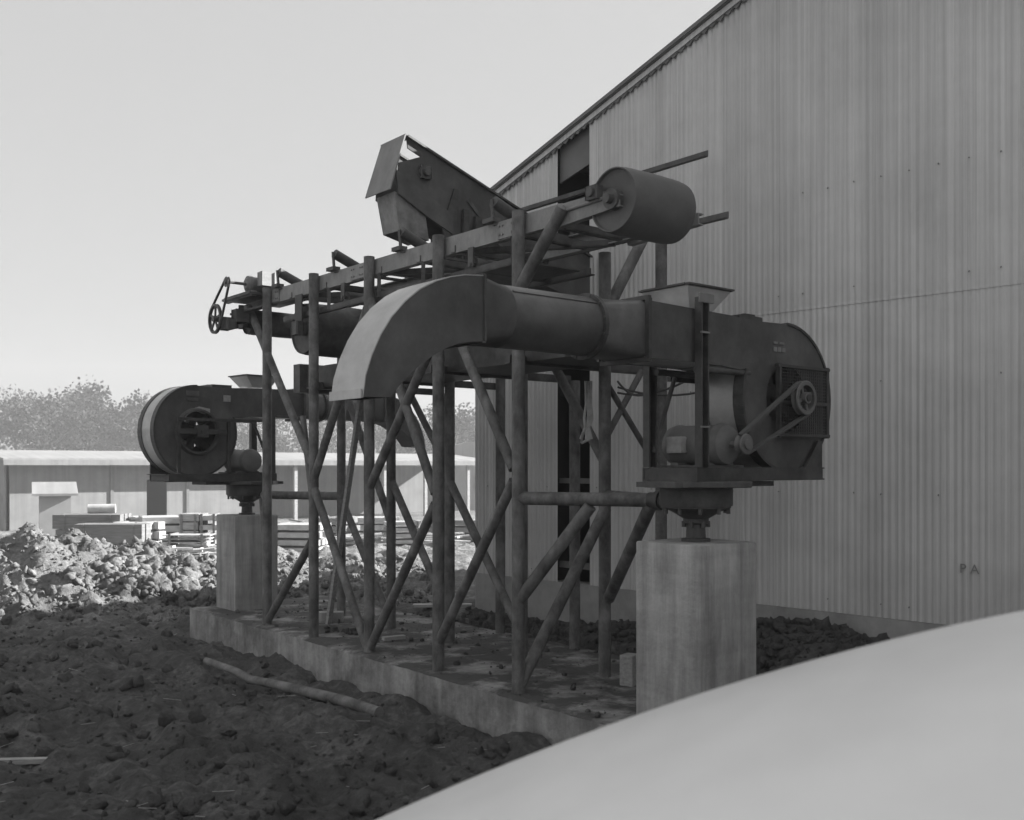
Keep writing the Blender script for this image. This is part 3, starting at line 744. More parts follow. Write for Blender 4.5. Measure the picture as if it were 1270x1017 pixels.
    INN = [(1.716, 2.088), (1.79, 2.080), (1.85, 2.068), (1.905, 2.048), (1.955, 2.022), (2.0, 1.995), (2.045, 1.963), (2.09, 1.928), (2.13, 1.892), (2.17, 1.852), (2.205, 1.805)]
    WE = [.163, .158, .153, .149, .145, .142, .139, .137, .136, .135, .135]
    def sides(q):
        for sg in (-1, 1):
            for i in range(len(OUT) - 1):
                o_ = [(OUT[i], WE[i]), (OUT[i + 1], WE[i + 1]), (INN[i + 1], WE[i + 1]), (INN[i], WE[i])]
                A_ = [q.bm.verts.new((p[0], sg * (k - .006), z(p[1]))) for p, k in o_]; B_ = [q.bm.verts.new((p[0], sg * k, z(p[1]))) for p, k in o_]
                q.bm.faces.new(A_); q.bm.faces.new(B_[::-1])
                for j in range(4): q.bm.faces.new((A_[j], A_[(j + 1) % 4], B_[(j + 1) % 4], B_[j]))
        q.sheet([(x, -k + .006, z(zz)) for (x, zz), k in zip(INN, WE)], [(x, k - .006, z(zz)) for (x, zz), k in zip(INN, WE)], .005, (.3, 0, .6))
    el = bp('elbow', M['sheet'], sides)
    bp('elbow_wrapper', M['galv'], lambda q: q.sheet([(x + .002, -k - .004, z(zz)) for (x, zz), k in zip(OUT, WE)], [(x + .002, k + .004, z(zz)) for (x, zz), k in zip(OUT, WE)], .006, (-.7, 0, -.7)), True, el)
    bp('outlet_band', M['galv'], lambda q: (q.box((2.361, 0, z(1.815)), (.006, .276, .04)),), False, el)
    # small plates on the casing
    def lp(q):
        for xx, zz, ww, hh in ((cx + .12, 2.255, .035, .014), (cx + .06, 2.255, .05, .014)): q.box((xx, W + .006, z(zz)), (ww, .006, hh))
        for k in range(3): q.box((cx + .125 - .042 * k, W + .006, z(2.215)), (.034, .006, .028))
    bp('label_plate', M['hood'], lp)
    for zz, ww, hh in ((2.30, .14, .05), (2.24, .12, .03)): bp('label_plate', M['duct'], lambda q: q.box((cx - .05, -W - .006, z(zz)), (ww, .006, hh)))
    bp('paper_tag', M['white_paint'], lambda q: q.box((cx + .33, -W - .006, z(2.265)), (.08, .004, .065)))
    bp('paper_tag', M['white_paint'], lambda q: q.prism([(cx - .06, 2.14), (cx + .02, 2.17), (cx + .14, 2.15), (cx + .14, 2.09), (cx + .05, 2.10)], lambda x, zz: (x, -W - .004, z(zz)), lambda x, zz: (x, -W - .008, z(zz))))
pv1 = P(A1, B1, ZP1); pv2 = P(A2, B2, ZP2)
b1 = thing('swivel_blower', 'dark swivel blower with belt drive and long curved duct reaching over the trestle front', 'blower', pv1, atan2(-UB.y, -UB.x), 'swivel blowers on concrete pedestals')
blower(b1)
b2 = copy_tree(b1)
b2.location = pv2; b2.rotation_euler = (0, 0, radians(45))
b2['label'] = 'far swivel blower showing its open round inlet, duct turned towards the building'

# hanging cable bundle and loose cables
def cables():
    rnd = random.Random(5); q = MB(); c = P(-.02, .72, 2.02)
    for k in range(9):
        dx = rnd.uniform(-.035, .035); pts = [c + V((dx * .6, rnd.uniform(-.02, .02), .06)), c + V((dx * .5, 0, -.1)), c + V((dx * .9, .0, -.2)), c + V((dx * .4 - .01, .01, -.27)), c + V((dx * 1.2 - .015, .0, -.35))]
        if k < 3:
            pts += [c + V((-.05, 0, -.38)), c + V((-.04, 0, -.30))]
        q.path(pts, .010, 6)
    return q.build('cable_bundle', M['rope'])
o = cables(); o.location = (-.06, -.02, .02); tag(o, 'pale bundle of tied wire hanging below the round duct', 'cable bundle')
q = MB()
for k, (z0, z1, sag) in enumerate(((2.06, 2.02, .05), (2.02, 2.05, .04), (2.10, 1.98, .06))):
    p0 = P(-.1, .85, z0); p1 = P(-.75, 1.1 - .3 * k, z1); pts = []
    for i in range(9):
        t = i / 8; p = p0.lerp(p1, t); p.z -= sag * 4 * t * (1 - t); pts.append(p)
    q.path(pts, .008, 6)
tag(q.build('loose_cable', M['cable']), 'loose dark cables sagging below the square duct', 'cable')

# ------------------------------------------------------------------ sheet-metal building
rzW = atan2(WD.y, WD.x)
bd = thing('metal_building', 'large corrugated sheet metal building with a tall open slot in its gable', 'building', W0, rzW)
ZF, RK, TR = .40, .36, 14.0
def ztop(t): return 4.13 + RK * (TR - abs(t - TR))
SL0, SL1 = 1.163, 1.569
def corr(q, t0, t1, zlo, zhi, y0, per=.052, amp=.0055, seg=6):
    n = max(2, int((t1 - t0) / (per / seg))); prev = None
    for i in range(n + 1):
        t = t0 + (t1 - t0) * i / n; y = y0 - amp * (1 + .5 * noise.noise(V((t * 7, 3, 0)))) * sin(2 * pi * t / per) - .004 * noise.noise(V((t * 2.1, 0, 0)))
        lo = zlo(t) if callable(zlo) else zlo; hi = zhi(t) if callable(zhi) else zhi
        a = q.bm.verts.new((t, y, lo)); b = q.bm.verts.new((t, y, hi))
        if prev: q.bm.faces.new((prev[0], a, b, prev[1]))
        prev = (a, b)
def gw(q):
    corr(q, 0, SL0, ZF, lambda t: ztop(t) - .02, 0); corr(q, SL1, 2 * TR, lambda t: 2.70, lambda t: ztop(t) - .02, -.005); corr(q, SL1, 2 * TR, ZF, lambda t: 2.78, 0)
def bpt(name, m, fn, smooth=False, par=None):
    q = MB(); fn(q); o = q.build(name, m, par or bd, smooth, local=True); return o
w_ = bpt('gable_wall', M['wall'], gw, True)
DEP = 26
bpt('side_wall', M['wall'], lambda q: (q.box((-.01, DEP / 2 + .05, (ZF + 4.1) / 2), (.03, DEP, 4.1 - ZF)), q.box((2 * TR + .01, DEP / 2 + .05, (ZF + 4.1) / 2), (.03, DEP, 4.1 - ZF)), q.box((TR, DEP, 3.9), (2 * TR, .03, 6.9))))
def roof(q):
    for s in (0, 1):
        t0, t1 = (-.25, TR) if s == 0 else (TR, 2 * TR + .25)
        za = lambda t: 4.13 + RK * (TR - abs(t - TR)) + .03
        q.loft([[(t0, -.06, za(t0)), (t1, -.06, za(t1)), (t1, -.06, za(t1) + .02), (t0, -.06, za(t0) + .02)], [(t0, DEP, za(t0)), (t1, DEP, za(t1)), (t1, DEP, za(t1) + .02), (t0, DEP, za(t0) + .02)]])
rf = bpt('roof', M['wall'], roof)
def barge(q):
    for t0, t1 in ((-.25, TR), (TR, 2 * TR + .25)):
        q.bar((t0, -.068, ztop(t0) + .042), (t1, -.068, ztop(t1) + .042), .012, .032)
        None
bpt('barge_board', mat('barge_trim', .12, .18, 3, .6), barge, False, rf)
def rib(q):
    N = int(TR / .039); top = [(i * .039, ztop(i * .039) - .030) for i in range(N)]
    q.sheet([(t, -.030, zz) for t, zz in top], [(t, -.030, zz - (.036 if i % 2 else .006)) for i, (t, zz) in enumerate(top)], .012, (0, 1, 0))
bpt('eave_closure', M['header'], rib, False, rf)
bpt('rake_flashing', M['wall'], lambda q: [q.bar((t0, -.035, ztop(t0) - .008), (t1, -.035, ztop(t1) - .008), .012, .045) for t0, t1 in ((-.1, TR), (TR, 2 * TR + .1))], False, rf)
bpt('foundation', M['found'], lambda q: (q.box((TR, .10, ZF - .5 - .002), (2 * TR, .2, 1.0)), q.box((.02, DEP / 2 + .2, ZF - .5 - .004), (.2, DEP - .2, .99))))
bpt('opening_recess', M['dark_void'], lambda q: (q.prism([(.6, .0), (2.2, .0), (2.2, ztop(2.2) - .03), (.6, ztop(.6) - .03)], lambda t, zz: (t, .9, zz), lambda t, zz: (t, .94, zz)), q.box((SL0 - .12, .46, 2.2), (.04, .84, 4.4)), q.box((SL1 + .12, .46, 2.25), (.04, .84, 4.5))))  # dark lining paints in the shade of the building interior
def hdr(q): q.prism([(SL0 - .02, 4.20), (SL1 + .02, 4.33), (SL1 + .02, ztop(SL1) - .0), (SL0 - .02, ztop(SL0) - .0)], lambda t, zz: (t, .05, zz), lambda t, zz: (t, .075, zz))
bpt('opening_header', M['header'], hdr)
bpt('opening_frame', M['beam'], lambda q: (q.box((SL1 - .09, .30, 2.3), (.035, .05, 4.2)),))
bpt('opening_girt', M['header'], lambda q: (q.box(((SL0 + SL1) / 2, .10, 1.36), (SL1 - SL0 + .1, .05, .05)), q.box(((SL0 + SL1) / 2, .10, .56), (SL1 - SL0 + .1, .05, .06))))
def nails(q):
    rnd = random.Random(2)
    for zz in (2.83, 2.12, 3.6, 1.3, .5):
        t = .2
        while t < 9:
            if not (SL0 - .03 < t < SL1 + .03) and rnd.random() < .45: q.tube((t, -.016, zz + rnd.uniform(-.008, .008)), (t, -.008, zz), .0048, 6)
            t += .208
bpt('nail_heads', M['header'], nails)
# faint stencil at the right
cu = bpy.data.curves.new('wall_stencil', 'FONT'); cu.body = 'P A'; cu.size = .09; cu.extrude = .001
tx = bpy.data.objects.new('wall_stencil_text', cu); C.objects.link(tx)
me = bpy.data.meshes.new_from_object(tx.evaluated_get(bpy.context.evaluated_depsgraph_get())); bpy.data.objects.remove(tx); bpy.data.curves.remove(cu)
me.materials.clear(); me.materials.append(M['beam'])
tx = bpy.data.objects.new('wall_stencil', me); C.objects.link(tx); tx.parent = bd; tx.location = (4.92, -.012, .77); tx.rotation_euler = (pi / 2, 0, 0)

# ------------------------------------------------------------------ loose bits on slab and earth
RB = Matrix.Rotation(atan2(UB.y, UB.x), 3, 'Z')
q = MB(); q.box(P(-.33, .735, .105), (.12, .10, .21), RB @ Matrix.Rotation(.3, 3, 'Z'), .008)
tag(q.build('wood_block', M['wood']), 'upright weathered wood block on the slab beside the large pedestal', 'wood block')
q = MB(); c = P(3.45, .52, .05); q.box(c, (.26, .11, .10), Matrix.Rotation(.1, 3, 'Z'), .006); q.box(c + V((.0, -.058, 0)), (.20, .006, .06), Matrix.Rotation(.1, 3, 'Z'))
tag(q.build('cinder_block', M['concrete']), 'grey concrete block lying on the slab in the far bay', 'block')
q = MB(); q.box(P(2.16, .42, .03), (.20, .055, .03), Matrix.Rotation(.55, 3, 'Z')); tag(q.build('scrap_board', M['wood2']), 'short pale board scrap lying in the middle of the slab', 'board')
q = MB(); q.box(P(3.6, 1.95, .02), (.62, .09, .03), Matrix.Rotation(.05, 3, 'Z')); tag(q.build('scrap_board', M['wood2']), 'thin pale board lying on earth behind the slab', 'board')
lm = Lumps(9); rnd = lm.r
for k in range(40):
    p = P(2.72 + rnd.gauss(0, .14), .35 + rnd.gauss(0, .05), 0); r = rnd.uniform(.008, .034); lm.add(p.x, p.y, r * .4, r, 2)
for k in range(900):
    p = P(rnd.uniform(-1.6, 5.0), max(-.05, min(1.45, rnd.gauss(.85, .5))), 0); r = min(.024, .0035 * (1 - rnd.random()) ** -.6); lm.add(p.x, p.y, r * .3, r, 1)
lm.build('slab_crumbs', M['clod2'], 'crumbs of earth and rubble lying on the slab')
q = MB(); q.bar(P(3.35, .45, .0), V((-1.39, 9.3, 2.12)), .05, .035); tag(q.build('leaning_board', M['wood']), 'narrow pale board leaning upright behind the curved duct outlet', 'board')
# fallen pole
q = MB()
pts = [(-2.55, 8.62), (-2.05, 8.25), (-1.55, 7.62), (-.80, 6.95)]
pp = [V((x, y, ground_h(x, y))) for x, y in pts]
zl = [-.16, -.185, -.165, -.20]
pv = [(-2.62, 8.66, -.155, .030), (-2.3, 8.38, -.185, .032), (-2.12, 8.22, -.225, .034), (-1.9, 8.02, -.215, .036), (-1.5, 7.64, -.205, .040), (-1.2, 7.34, -.20, .042), (-.93, 7.07, -.215, .044)]
pv = [(x, y, z_ - .012, r_) for x, y, z_, r_ in pv]
q.loft([[(x + r_ * cos(2 * pi * i / 14) * .7 * (1 + .1 * noise.noise(V((x * 9, i, 0)))), y + r_ * cos(2 * pi * i / 14) * .7, z_ + r_ * sin(2 * pi * i / 14)) for i in range(14)] for x, y, z_, r_ in pv])
o = q.build('fallen_pole', M['pole'], smooth=True); tag(o, 'pale wooden pole half buried in the earth along the slab front', 'pole')
q = MB(); x, y = -3.02, 6.25; q.bar((x - .2, y, ground_h(x, y) + .03), (x + .16, y + .03, ground_h(x, y) + .03), .05, .03); tag(q.build('board_end', M['wood']), 'pale board end on dark earth in the bottom left corner', 'board')

q = MB(); rnd = random.Random(21)
for k in range(70):
    y = rnd.uniform(4.7, 10.5); x = rnd.uniform(-.56, .02) * y
    if ab(x, y)[1] > -.2: continue
    an = rnd.gauss(.15, .6); l_ = rnd.uniform(.015, .07); z_ = ground_h(x, y) + .012
    q.bar((x - cos(an) * l_, y - sin(an) * l_, z_ + rnd.uniform(-.01, .012)), (x + cos(an) * l_, y + sin(an) * l_, z_ + rnd.uniform(-.008, .014)), rnd.uniform(.002, .006), .003)
o = q.build('wood_litter', M['wood']); o['kind'] = 'stuff'; o['label'] = 'splinters and straw trodden into the dark earth'

# ------------------------------------------------------------------ yard behind: shed, hut, lumber
SD = V((.77, .64, 0)).normalized(); SN = V((.64, -.77, 0)).normalized(); SL = V((-13.6, 27.8, 0))
sh = thing('long_shed', 'long low shed with pale sloping roof and shaded board wall across the yard', 'shed', SL, atan2(SD.y, SD.x))
def sp(name, m, fn, par=None):
    q = MB(); fn(q); return q.build(name, m, par or sh, local=True)       # local: x along the front, y inward, z up
LS = 16.2; ZG = -.45; EV = 1.66
sp('front_wall', M['shedwall'], lambda q: (q.box((3.55 / 2 - .1, .01, (ZG + EV) / 2), (3.55 + .2, .06, EV - ZG)), q.box(((4.16 + 6.6) / 2, .01, (ZG + EV) / 2), (6.6 - 4.16, .06, EV - ZG))))
sp('back_wall', M['shedwall'], lambda q: (q.box(((6.6 + 15.3) / 2, 2.4, (ZG + EV) / 2), (15.3 - 6.6, .06, EV - ZG)), q.box((6.6, 1.2, (ZG + EV) / 2), (.06, 2.35, EV - ZG)), q.box((LS / 2, 4.4, (ZG + EV) / 2), (LS, .06, EV - ZG)), q.box((-.3, 2.2, (ZG + EV) / 2), (.06, 4.3, EV - ZG))))
sp('door_opening', M['sheddark'], lambda q: (q.box((3.855, 1.9, (ZG + 1.1) / 2), (1.4, .06, 1.1 - ZG)), q.box((3.45, 1.0, (ZG + 1.1) / 2), (.05, 1.8, 1.1 - ZG)), q.box((4.26, 1.0, (ZG + 1.1) / 2), (.05, 1.8, 1.1 - ZG)), q.box((3.855, .98, 1.12), (.85, 1.75, .05))))  # near-black box carries the doorway's inner shade in its colour
sp('door_lintel', M['shedwall'], lambda q: q.box((3.855, .015, (1.09 + EV) / 2), (.62, .05, EV - 1.09)))
def srf(q):
    y0, y1 = -.62, 2.0
    q.loft([[(-.5, y0, EV - .02), (LS, y0, EV - .02), (LS, y0, EV + .05), (-.5, y0, EV + .05)], [(-.5, y1, EV + .24), (LS, y1, EV + .24), (LS, y1, EV + .31), (-.5, y1, EV + .31)]])
    q.loft([[(-.5, y1, EV + .24), (LS, y1, EV + .24), (LS, y1, EV + .31), (-.5, y1, EV + .31)], [(-.5, 4.7, EV), (LS, 4.7, EV), (LS, 4.7, EV + .07), (-.5, 4.7, EV + .07)]])
rfs = sp('roof', M['shedroof'], srf)
sp('fascia', M['shedwall'], lambda q: q.box((LS / 2 - .25, -.635, EV - .06), (LS + .5, .03, .15)), rfs)
for t in (2.53, 4.79): sp('wall_post', M['header'], lambda q: q.box((t, -.04, (ZG + EV) / 2 - .05), (.09, .05, EV - ZG - .1)))
for t in (8.2, 9.9, 11.6, 13.3, 15.2): sp('porch_post', M['wood'], lambda q: q.box((t, -.45, (ZG + EV) / 2 - .05), (.11, .11, EV - ZG - .1)))
# pale office beyond the shed end
of = thing('white_cabin', 'small white cabin with dark windows beyond the right end of the long shed', 'cabin', (-1.9, 42.0, -.4), .15)
q = MB(); q.box((0, 0, 1.1), (4.2, 3, 2.2)); q.build('wall', M['hutwall'], of, local=True)
q = MB(); q.prism([(-2.3, 2.2), (2.3, 2.2), (2.3, 2.28), (0, 2.9), (-2.3, 2.28)], lambda x, zz: (x, -1.7, zz), lambda x, zz: (x, 1.7, zz)); q.build('roof', M['shedroof'], of, local=True)
for x in (.35, .95): 
    q = MB(); q.box((x, -1.51, 1.25), (.4, .05, .6)); wf = q.build('window', M['hutwall'], of, local=True)
    q = MB()
    for ix in (-.09, .09):
        for iz in (-.14, .14): q.box((x + ix, -1.54, 1.25 + iz), (.15, .02, .24))
    q.build('pane', M['glass'], wf, local=True)
q = MB(); q.box((1.6, -1.51, .9), (.5, .05, 1.8)); q.build('door', M['sheddark'], of, local=True)

hut = thing('small_hut', 'small pale hut with pitched roof beside the long shed on the left', 'hut', (-9.95, 22.0, -.3), .45)
q = MB(); q.box((0, 0, .58), (.62, .62, 1.16)); q.build('wall', M['hutwall'], hut, local=True)
q = MB(); q.loft([[(-.45, -.45, 1.16), (.45, -.45, 1.16), (.45, -.45, 1.21), (-.45, -.45, 1.21)], [(-.45, .45, 1.40), (.45, .45, 1.40), (.45, .45, 1.45), (-.45, .45, 1.45)]]); q.build('roof', M['shedroof'], hut, local=True)

def px(u, v, Y): return V(((u - 635) / 1254 * Y, Y, 1.5 - (v - 578) / 1254 * Y))
def lumber(name, label, c, L, D, H, rz, m, layers=5, gap=.03, jit=.03, seed=1, cat='lumber stack', group='lumber piles in the yard'):
    rnd = random.Random(seed); t = thing(name, label, cat, (c[0], c[1], ground_h(c[0], c[1]) - .03), rz, group)
    base = t.location.z; top = c[2]; H = max(.08, top - base); lh = H / layers
    q = MB()
    for k in range(layers):
        nb = max(2, int(D / .16))
        for i in range(nb):
            y = -D / 2 + D * (i + .5) / nb
            q.box((rnd.uniform(-jit, jit) * L, y, lh * (k + .5)), (L * rnd.uniform(.93, 1.04), D / nb * .93, lh - gap))
    q.build('board', m, t, local=True)
    for x in (-.35, .35):
        q = MB(); q.box((x * L, 0, H / 2), (.04, D * 1.03, H * .98)); q.build('sticker', M['wood3'], t, local=True)
    return t
lumber('lumber_stack', 'large grey stack of boards beside the small hut, white roll on top', px(116, 637, 18.6), 1.16, .7, 1, .05, M['wood3'], 3, .012, .01, 1)
lumber('lumber_stack', 'lower grey timber pile in front of the large grey stack', px(140, 649, 17.2), 1.18, .5, 1, .02, M['wood3'], 2, .012, .01, 2)
lumber('lumber_stack', 'pale jumbled boards below the dark shed doorway', px(200, 639, 18.8), 1.0, .9, 1, .35, M['wood2'], 5, .04, .12, 3)
lumber('lumber_stack', 'pale loose planks just right of the grey timber pile', px(168, 646, 18.2), .7, .6, 1, -.3, M['wood2'], 4, .04, .15, 4)
lumber('lumber_stack', 'square grey bundle of boards left of the open crib pile', px(239, 636, 18.0), .34, .5, 1, .0, M['wood'], 6, .02, .03, 5)
lumber('lumber_stack', 'open criss-cross crib pile of boards against the far pedestal', px(261, 636, 18.0), .30, .5, 1, .1, M['wood2'], 4, .08, .05, 6)
lumber('lumber_stack', 'low stack of long pale boards on the earth heap near the far pedestal', px(235, 661, 16.6), .75, .4, 1, .0, M['wood2'], 5, .045, .02, 7)
lumber('lumber_stack', 'low pale board stack seen between trestle posts, farthest pile', px(450, 640, 24.0), 1.6, .8, 1, .1, M['wood2'], 4, .05, .06, 8)
lumber('lumber_stack', 'grey board pile seen below the trestle beside the building corner', px(565, 643, 24.0), 1.3, .8, 1, -.1, M['wood3'], 3, .05, .06, 9)
lumber('lumber_stack', 'pale board pile seen just right of the far pedestal', px(372, 648, 20.0), 1.0, .8, 1, -.1, M['wood2'], 4, .05, .06, 10)
q = MB(); c = px(124, 631, 18.6); q.tube(c + V((-.22, .0, 0)), c + V((.24, .12, 0)), .085, 18); tag(q.build('white_roll', M['wood2'], smooth=True), 'white round roll lying on top of the large grey lumber stack', 'roll')
lumber('lumber_stack', 'grey leaning heap of old boards between the far pedestal and the trestle posts', px(350, 645, 21.0), .8, .8, 1, .5, M['wood3'], 4, .05, .1, 12)
lumber('lumber_stack', 'dark weathered board pile left of the curved duct outlet, in the yard', px(412, 640, 22.5), .9, .7, 1, -.35, M['wood3'], 4, .06, .1, 13)
lumber('lumber_stack', 'small pale board pile seen through the middle bay of the trestle', px(500, 645, 21.0), .7, .6, 1, .3, M['wood2'], 5, .05, .1, 14)
def boards(seed, c, n, L, label):
    rnd = random.Random(seed); q = MB(); c = V(c)
    for k in range(n):
        p = c + V((rnd.uniform(-1.1, .9) * L, rnd.uniform(-.9, .9), 0)); t = rnd.uniform(-.5, .5); d = V((cos(t), sin(t), rnd.uniform(-.08, .12))) * L * rnd.uniform(.3, .6)
        p.z = ground_h(p.x, p.y) + .05 + rnd.uniform(0, .1); q.bar(p - d, p + d, .11, .035)
    o = q.build('scattered_boards', M['wood2']); o['kind'] = 'stuff'; o['label'] = label
boards(4, px(205, 662, 16.2), 60, .8, 'jumble of pale offcuts on the earth heap')
boards(6, px(470, 650, 22.0), 60, 1.5, 'jumble of pale offcuts on the ground behind the trestle')

# ------------------------------------------------------------------ trees
def tree(x, y, h, w, seed, m, label, dens=1.0):
    rnd = random.Random(seed)
    t = thing('tree', label, 'tree', (x, y, -.4), rnd.uniform(0, 6), 'trees beyond the long shed')
    q = MB(); q.tube((0, 0, 0), (0, 0, h * .5), .11 * h / 5, 8, .06 * h / 5); tips = []
    q.tube((0, 0, h * .5), (.1, .05, h * .86), .06 * h / 5, 6, .015)
    tips += [V((.1, .05, h * .9)), V((0, 0, h * .7))]
    for k in range(11):
        an = k * 2.4 + rnd.uniform(-.4, .4); z0 = h * rnd.uniform(.28, .72); L = w * rnd.uniform(.55, 1.0) * (1.15 - .6 * abs(z0 / h - .5))
        p1 = V((cos(an) * L, sin(an) * L, min(h * .97, z0 + L * rnd.uniform(.35, 1.0))))
        q.tube((0, 0, z0), p1, .035 * h / 5, 5, .01); tips += [p1, p1 * .72 + V((0, 0, z0 * .28))]
    q.build('trunk', M['bark'], t, local=True)
    q = MB(); bm = q.bm
    for tp in tips:
        R_ = w * rnd.uniform(.26, .46)
        for j in range(int(150 * dens)):
            d = V((rnd.gauss(0, 1), rnd.gauss(0, 1), rnd.gauss(0, .8))); d = d.normalized() * R_ * rnd.random() ** .45
            c = tp + d; s_ = rnd.uniform(.05, .13) * h / 5
            u = V((rnd.uniform(-1, 1), rnd.uniform(-1, 1), rnd.uniform(-1, 1))).normalized(); v = u.orthogonal().normalized()
            bm.faces.new([bm.verts.new(c + u * s_), bm.verts.new(c + v * s_ * .7), bm.verts.new(c - u * s_ * .9), bm.verts.new(c - v * s_ * .6)])
    me = bpy.data.meshes.new('crown'); bm.to_mesh(me); bm.free(); me.materials.append(m)
    o = bpy.data.objects.new('crown', me); C.objects.link(o); o.parent = t
TR_ = [(20, 493, 62, 'tree cut by the left frame edge above the shed roof', 'leaf1'), (58, 496, 60, 'tall dark tree rising above the small hut', 'leaf2'),
       (98, 489, 64, 'tallest full tree in the left tree line', 'leaf1'), (132, 499, 66, 'lighter feathery tree in the dip of the left tree line', 'leaf3'),
       (163, 497, 62, 'rounded tree left of the far blower scroll', 'leaf1'), (192, 500, 66, 'pale tree directly behind the far blower scroll', 'leaf3'),
       (240, 505, 68, 'tree hidden mostly behind the far blower casing', 'leaf1'), (300, 512, 66, 'pale tree seen above the far blower motor', 'leaf3'),
       (352, 508, 64, 'pale tree seen between the first two trestle posts', 'leaf3'), (412, 506, 68, 'tree seen below the curved duct outlet', 'leaf1'),
       (470, 512, 66, 'tree seen through the braces of the middle bay', 'leaf3'), (520, 520, 64, 'low tree behind the far blower duct end', 'leaf2'),
       (562, 512, 62, 'dark tree beside the building corner', 'leaf2'), (592, 524, 66, 'pale low tree touching the building corner', 'leaf1')]
for i, (u, v, Y, lab, lm) in enumerate(TR_):
    p = px(u, v, Y); h = p.z + .4
    tree(p.x, Y, h, h * .48, 50 + i, M[lm], lab)

def wood():
    rnd = random.Random(77); bm = bmesh.new()
    for k in range(9000):
        x = rnd.uniform(-44, 4); Y = rnd.uniform(71, 76)
        top = 3.7 + .9 * noise.noise(V((x * .35, 0, 0))) + .5 * noise.noise(V((x * 1.1, 3, 0)))
        z_ = -.3 + (top + .3) * rnd.random() ** .8; s_ = rnd.uniform(.09, .24)
        c = V((x, Y, z_)); u = V((rnd.uniform(-1, 1), rnd.uniform(-1, 1), rnd.uniform(-1, 1))).normalized(); v = u.orthogonal().normalized()
        bm.faces.new([bm.verts.new(c + u * s_), bm.verts.new(c + v * s_ * .7), bm.verts.new(c - u * s_ * .9), bm.verts.new(c - v * s_ * .6)])
    me = bpy.data.meshes.new('far_wood'); bm.to_mesh(me); bm.free(); me.materials.append(M['leaf1'])
    o = bpy.data.objects.new('far_wood', me); C.objects.link(o); o['kind'] = 'stuff'; o['label'] = 'far wood reading as one band behind the nearer trees'
wood()

# ------------------------------------------------------------------ car beside the camera
def car():
    t = thing('parked_car', 'white rounded car roof close to the camera, filling the lower right corner', 'car', (1.05, 1.25, 0), radians(-6))
    def cp(name, m, fn, smooth=True, par=None):
        q = MB(); fn(q); return q.build(name, m, par or t, smooth, local=True)
    # local: x along the car (front = -x), y across, z up; 0.76 scale of a sedan
    W_ = .70
    def sec(x, zb, zt_, w, crown, n=28):
        pts = []
        for i in range(n):
            th = 2 * pi * i / n; cx_, sz = cos(th), sin(th)
            ex = 2.8
            yy = w * math.copysign(abs(cx_) ** (2 / ex), cx_); zz = (zb + zt_) / 2 + (zt_ - zb) / 2 * math.copysign(abs(sz) ** (2 / ex), sz)
            pts.append((x, yy, zz))
        return pts
    cp('body', M['carpaint'], lambda q: q.loft([sec(-2.3, .25, .55, .50, 0), sec(-2.15, .20, .74, .62, 0), sec(-1.4, .18, .82, .68, 0), sec(-.8, .18, .86, .70, 0), sec(.8, .18, .88, .70, 0), sec(1.7, .18, .84, .68, 0), sec(2.2, .22, .72, .6, 0), sec(2.3, .26, .55, .5, 0)]))
    def roofz(x, y):
        # long crowned roof falling away to the back
        return 1.372 - .42 * max(0, (.35 - x) / 1.6) ** 1.75 - .3 * max(0, (x - .6) / 1.3) ** 2 - .11 * abs(y / .66) ** 2.2
    def cab(q):
        NX, NY = 56, 30; g_ = []
        for i in range(NX + 1):
            x = -1.55 + 3.1 * i / NX; row = []
            for j in range(NY + 1):
                v = -1 + 2 * j / NY; y = .66 * v
                row.append(q.bm.verts.new((x, y, roofz(x, y))))
            g_.append(row)
        for i in range(NX):
            for j in range(NY): q.bm.faces.new((g_[i][j], g_[i + 1][j], g_[i + 1][j + 1], g_[i][j + 1]))
        rim = [g_[i][0] for i in range(NX + 1)] + [g_[NX][j] for j in range(1, NY + 1)] + [g_[i][NY] for i in range(NX - 1, -1, -1)] + [g_[0][j] for j in range(NY - 1, 0, -1)]
        lo = [q.bm.verts.new((v.co.x * 1.01, v.co.y * 1.02, v.co.z - .06)) for v in rim]
        for i in range(len(rim)):
            j = (i + 1) % len(rim); q.bm.faces.new((rim[i], lo[i], lo[j], rim[j]))
    cp('roof', M['carpaint'], cab)
    cp('side_window', M['glass'], lambda q: [q.prism([(-.9, .84), (-.62, 1.0), (0, 1.17), (1.0, 1.18), (1.35, 1.05), (1.6, .84)], lambda x, zz: (x, s * .665, zz), lambda x, zz: (x, s * .64, zz)) for s in (-1, 1)], False)
    cp('windscreen', M['glass'], lambda q: (q.box((1.64, 0, .98), (.03, 1.2, .34), Matrix.Rotation(-.6, 3, 'Y'))), False)
    for x in (-1.4, 1.35):
        for s in (-1, 1):
            wq = cp('wheel', M['tyre'], lambda q: q.lathe([(.12, -.07), (.24, -.08), (.26, -.05), (.26, .05), (.24, .08), (.12, .07)], 28, Matrix.Translation((x, s * .62, .26)) @ Matrix.Rotation(pi / 2, 4, 'X')))
            cp('rim', M['chrome'], lambda q: q.lathe([(0, -.075), (.13, -.07), (.13, .07), (0, .075)], 24, Matrix.Translation((x, s * .62, .26)) @ Matrix.Rotation(pi / 2, 4, 'X')), True, wq)
    for s in (-1, 1): cp('headlight', M['glass'], lambda q: q.lathe([(0, -.04), (.08, -.03), (.08, .03), (0, .03)], 20, Matrix.Translation((2.24, s * .42, .55)) @ Matrix.Rotation(pi / 2, 4, 'Y')))
    for x in (-2.34, 2.34): cp('bumper', M['chrome'], lambda q: q.box((x, 0, .32), (.06, 1.25, .10), None, .02))
car()

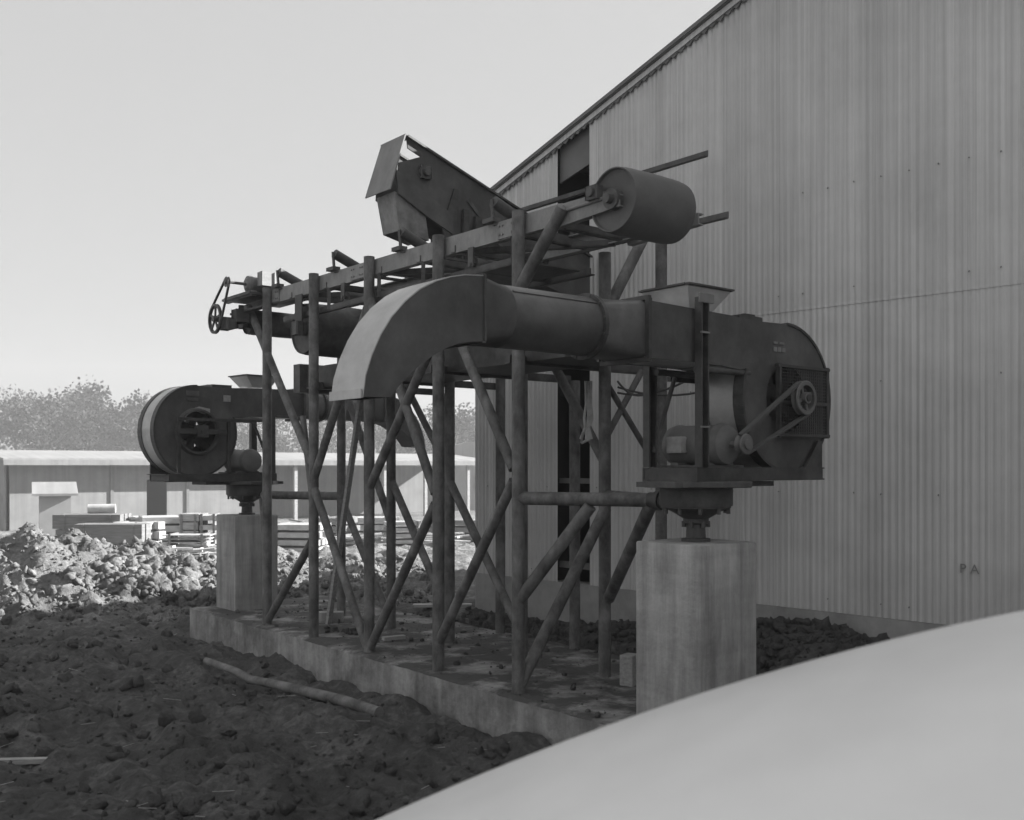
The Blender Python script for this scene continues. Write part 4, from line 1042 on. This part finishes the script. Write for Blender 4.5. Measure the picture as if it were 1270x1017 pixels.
# ------------------------------------------------------------------ damp air
q = MB(); q.box((-5, 38, 4.6), (170, 112, 12.4)); hz = q.build('haze', M['dirt']); hz['kind'] = 'stuff'
hm = bpy.data.materials.new('haze_air'); hm.use_nodes = True; hn = hm.node_tree.nodes
hn.remove(hn['Principled BSDF']); pvn = hn.new('ShaderNodeVolumePrincipled'); pvn.inputs['Density'].default_value = .0042; pvn.inputs['Color'].default_value = g(.9); pvn.inputs['Anisotropy'].default_value = .2
hm.node_tree.links.new(pvn.outputs['Volume'], hn['Material Output'].inputs['Volume'])
hz.data.materials.clear(); hz.data.materials.append(hm)

# ------------------------------------------------------------------ light, sky, camera
EL, AZ = radians(26), radians(73.3)            # azimuth from +Y towards +X
sd = V((cos(EL) * sin(AZ), cos(EL) * cos(AZ), sin(EL)))
l = bpy.data.lights.new('sun', 'SUN'); l.energy = 4.3; l.angle = radians(.5); l.color = (1, .995, .985)
lo = bpy.data.objects.new('sun', l); C.objects.link(lo); lo.rotation_euler = sd.to_track_quat('Z', 'Y').to_euler()
w = bpy.data.worlds.new('World'); S.world = w; w.use_nodes = True
n = w.node_tree.nodes; L = w.node_tree.links
sky = n.new('ShaderNodeTexSky'); sky.sky_type = 'NISHITA'; sky.sun_disc = False; sky.sun_elevation = EL; sky.sun_rotation = AZ
sky.air_density = 1.0; sky.dust_density = 3.0; sky.ozone_density = 1.0
bw = n.new('ShaderNodeRGBToBW'); L.new(sky.outputs['Color'], bw.inputs['Color'])
bg = n['Background']; bg.inputs['Strength'].default_value = .14
pw = n.new('ShaderNodeMath'); pw.operation = 'POWER'; pw.inputs[1].default_value = .16        # hazy white sky of the old film: an even grey
L.new(bw.outputs['Val'], pw.inputs[0]); L.new(pw.outputs[0], bg.inputs['Color'])

cam = bpy.data.cameras.new('camera'); co = bpy.data.objects.new('camera', cam); C.objects.link(co)
co.location = (0, 0, 1.5); co.rotation_euler = (pi / 2, 0, 0)
cam.sensor_width = 36; cam.sensor_fit = 'HORIZONTAL'; cam.lens = 36 * 1254 / 1270
cam.shift_y = 69.5 / 1270; cam.clip_start = .05; cam.clip_end = 3000
cam.dof.use_dof = True; cam.dof.focus_distance = 8.0; cam.dof.aperture_fstop = 4.0
S.camera = co
S.view_settings.view_transform = 'Standard'; S.view_settings.look = 'None'; S.view_settings.exposure = 1.95; S.view_settings.gamma = 1.0
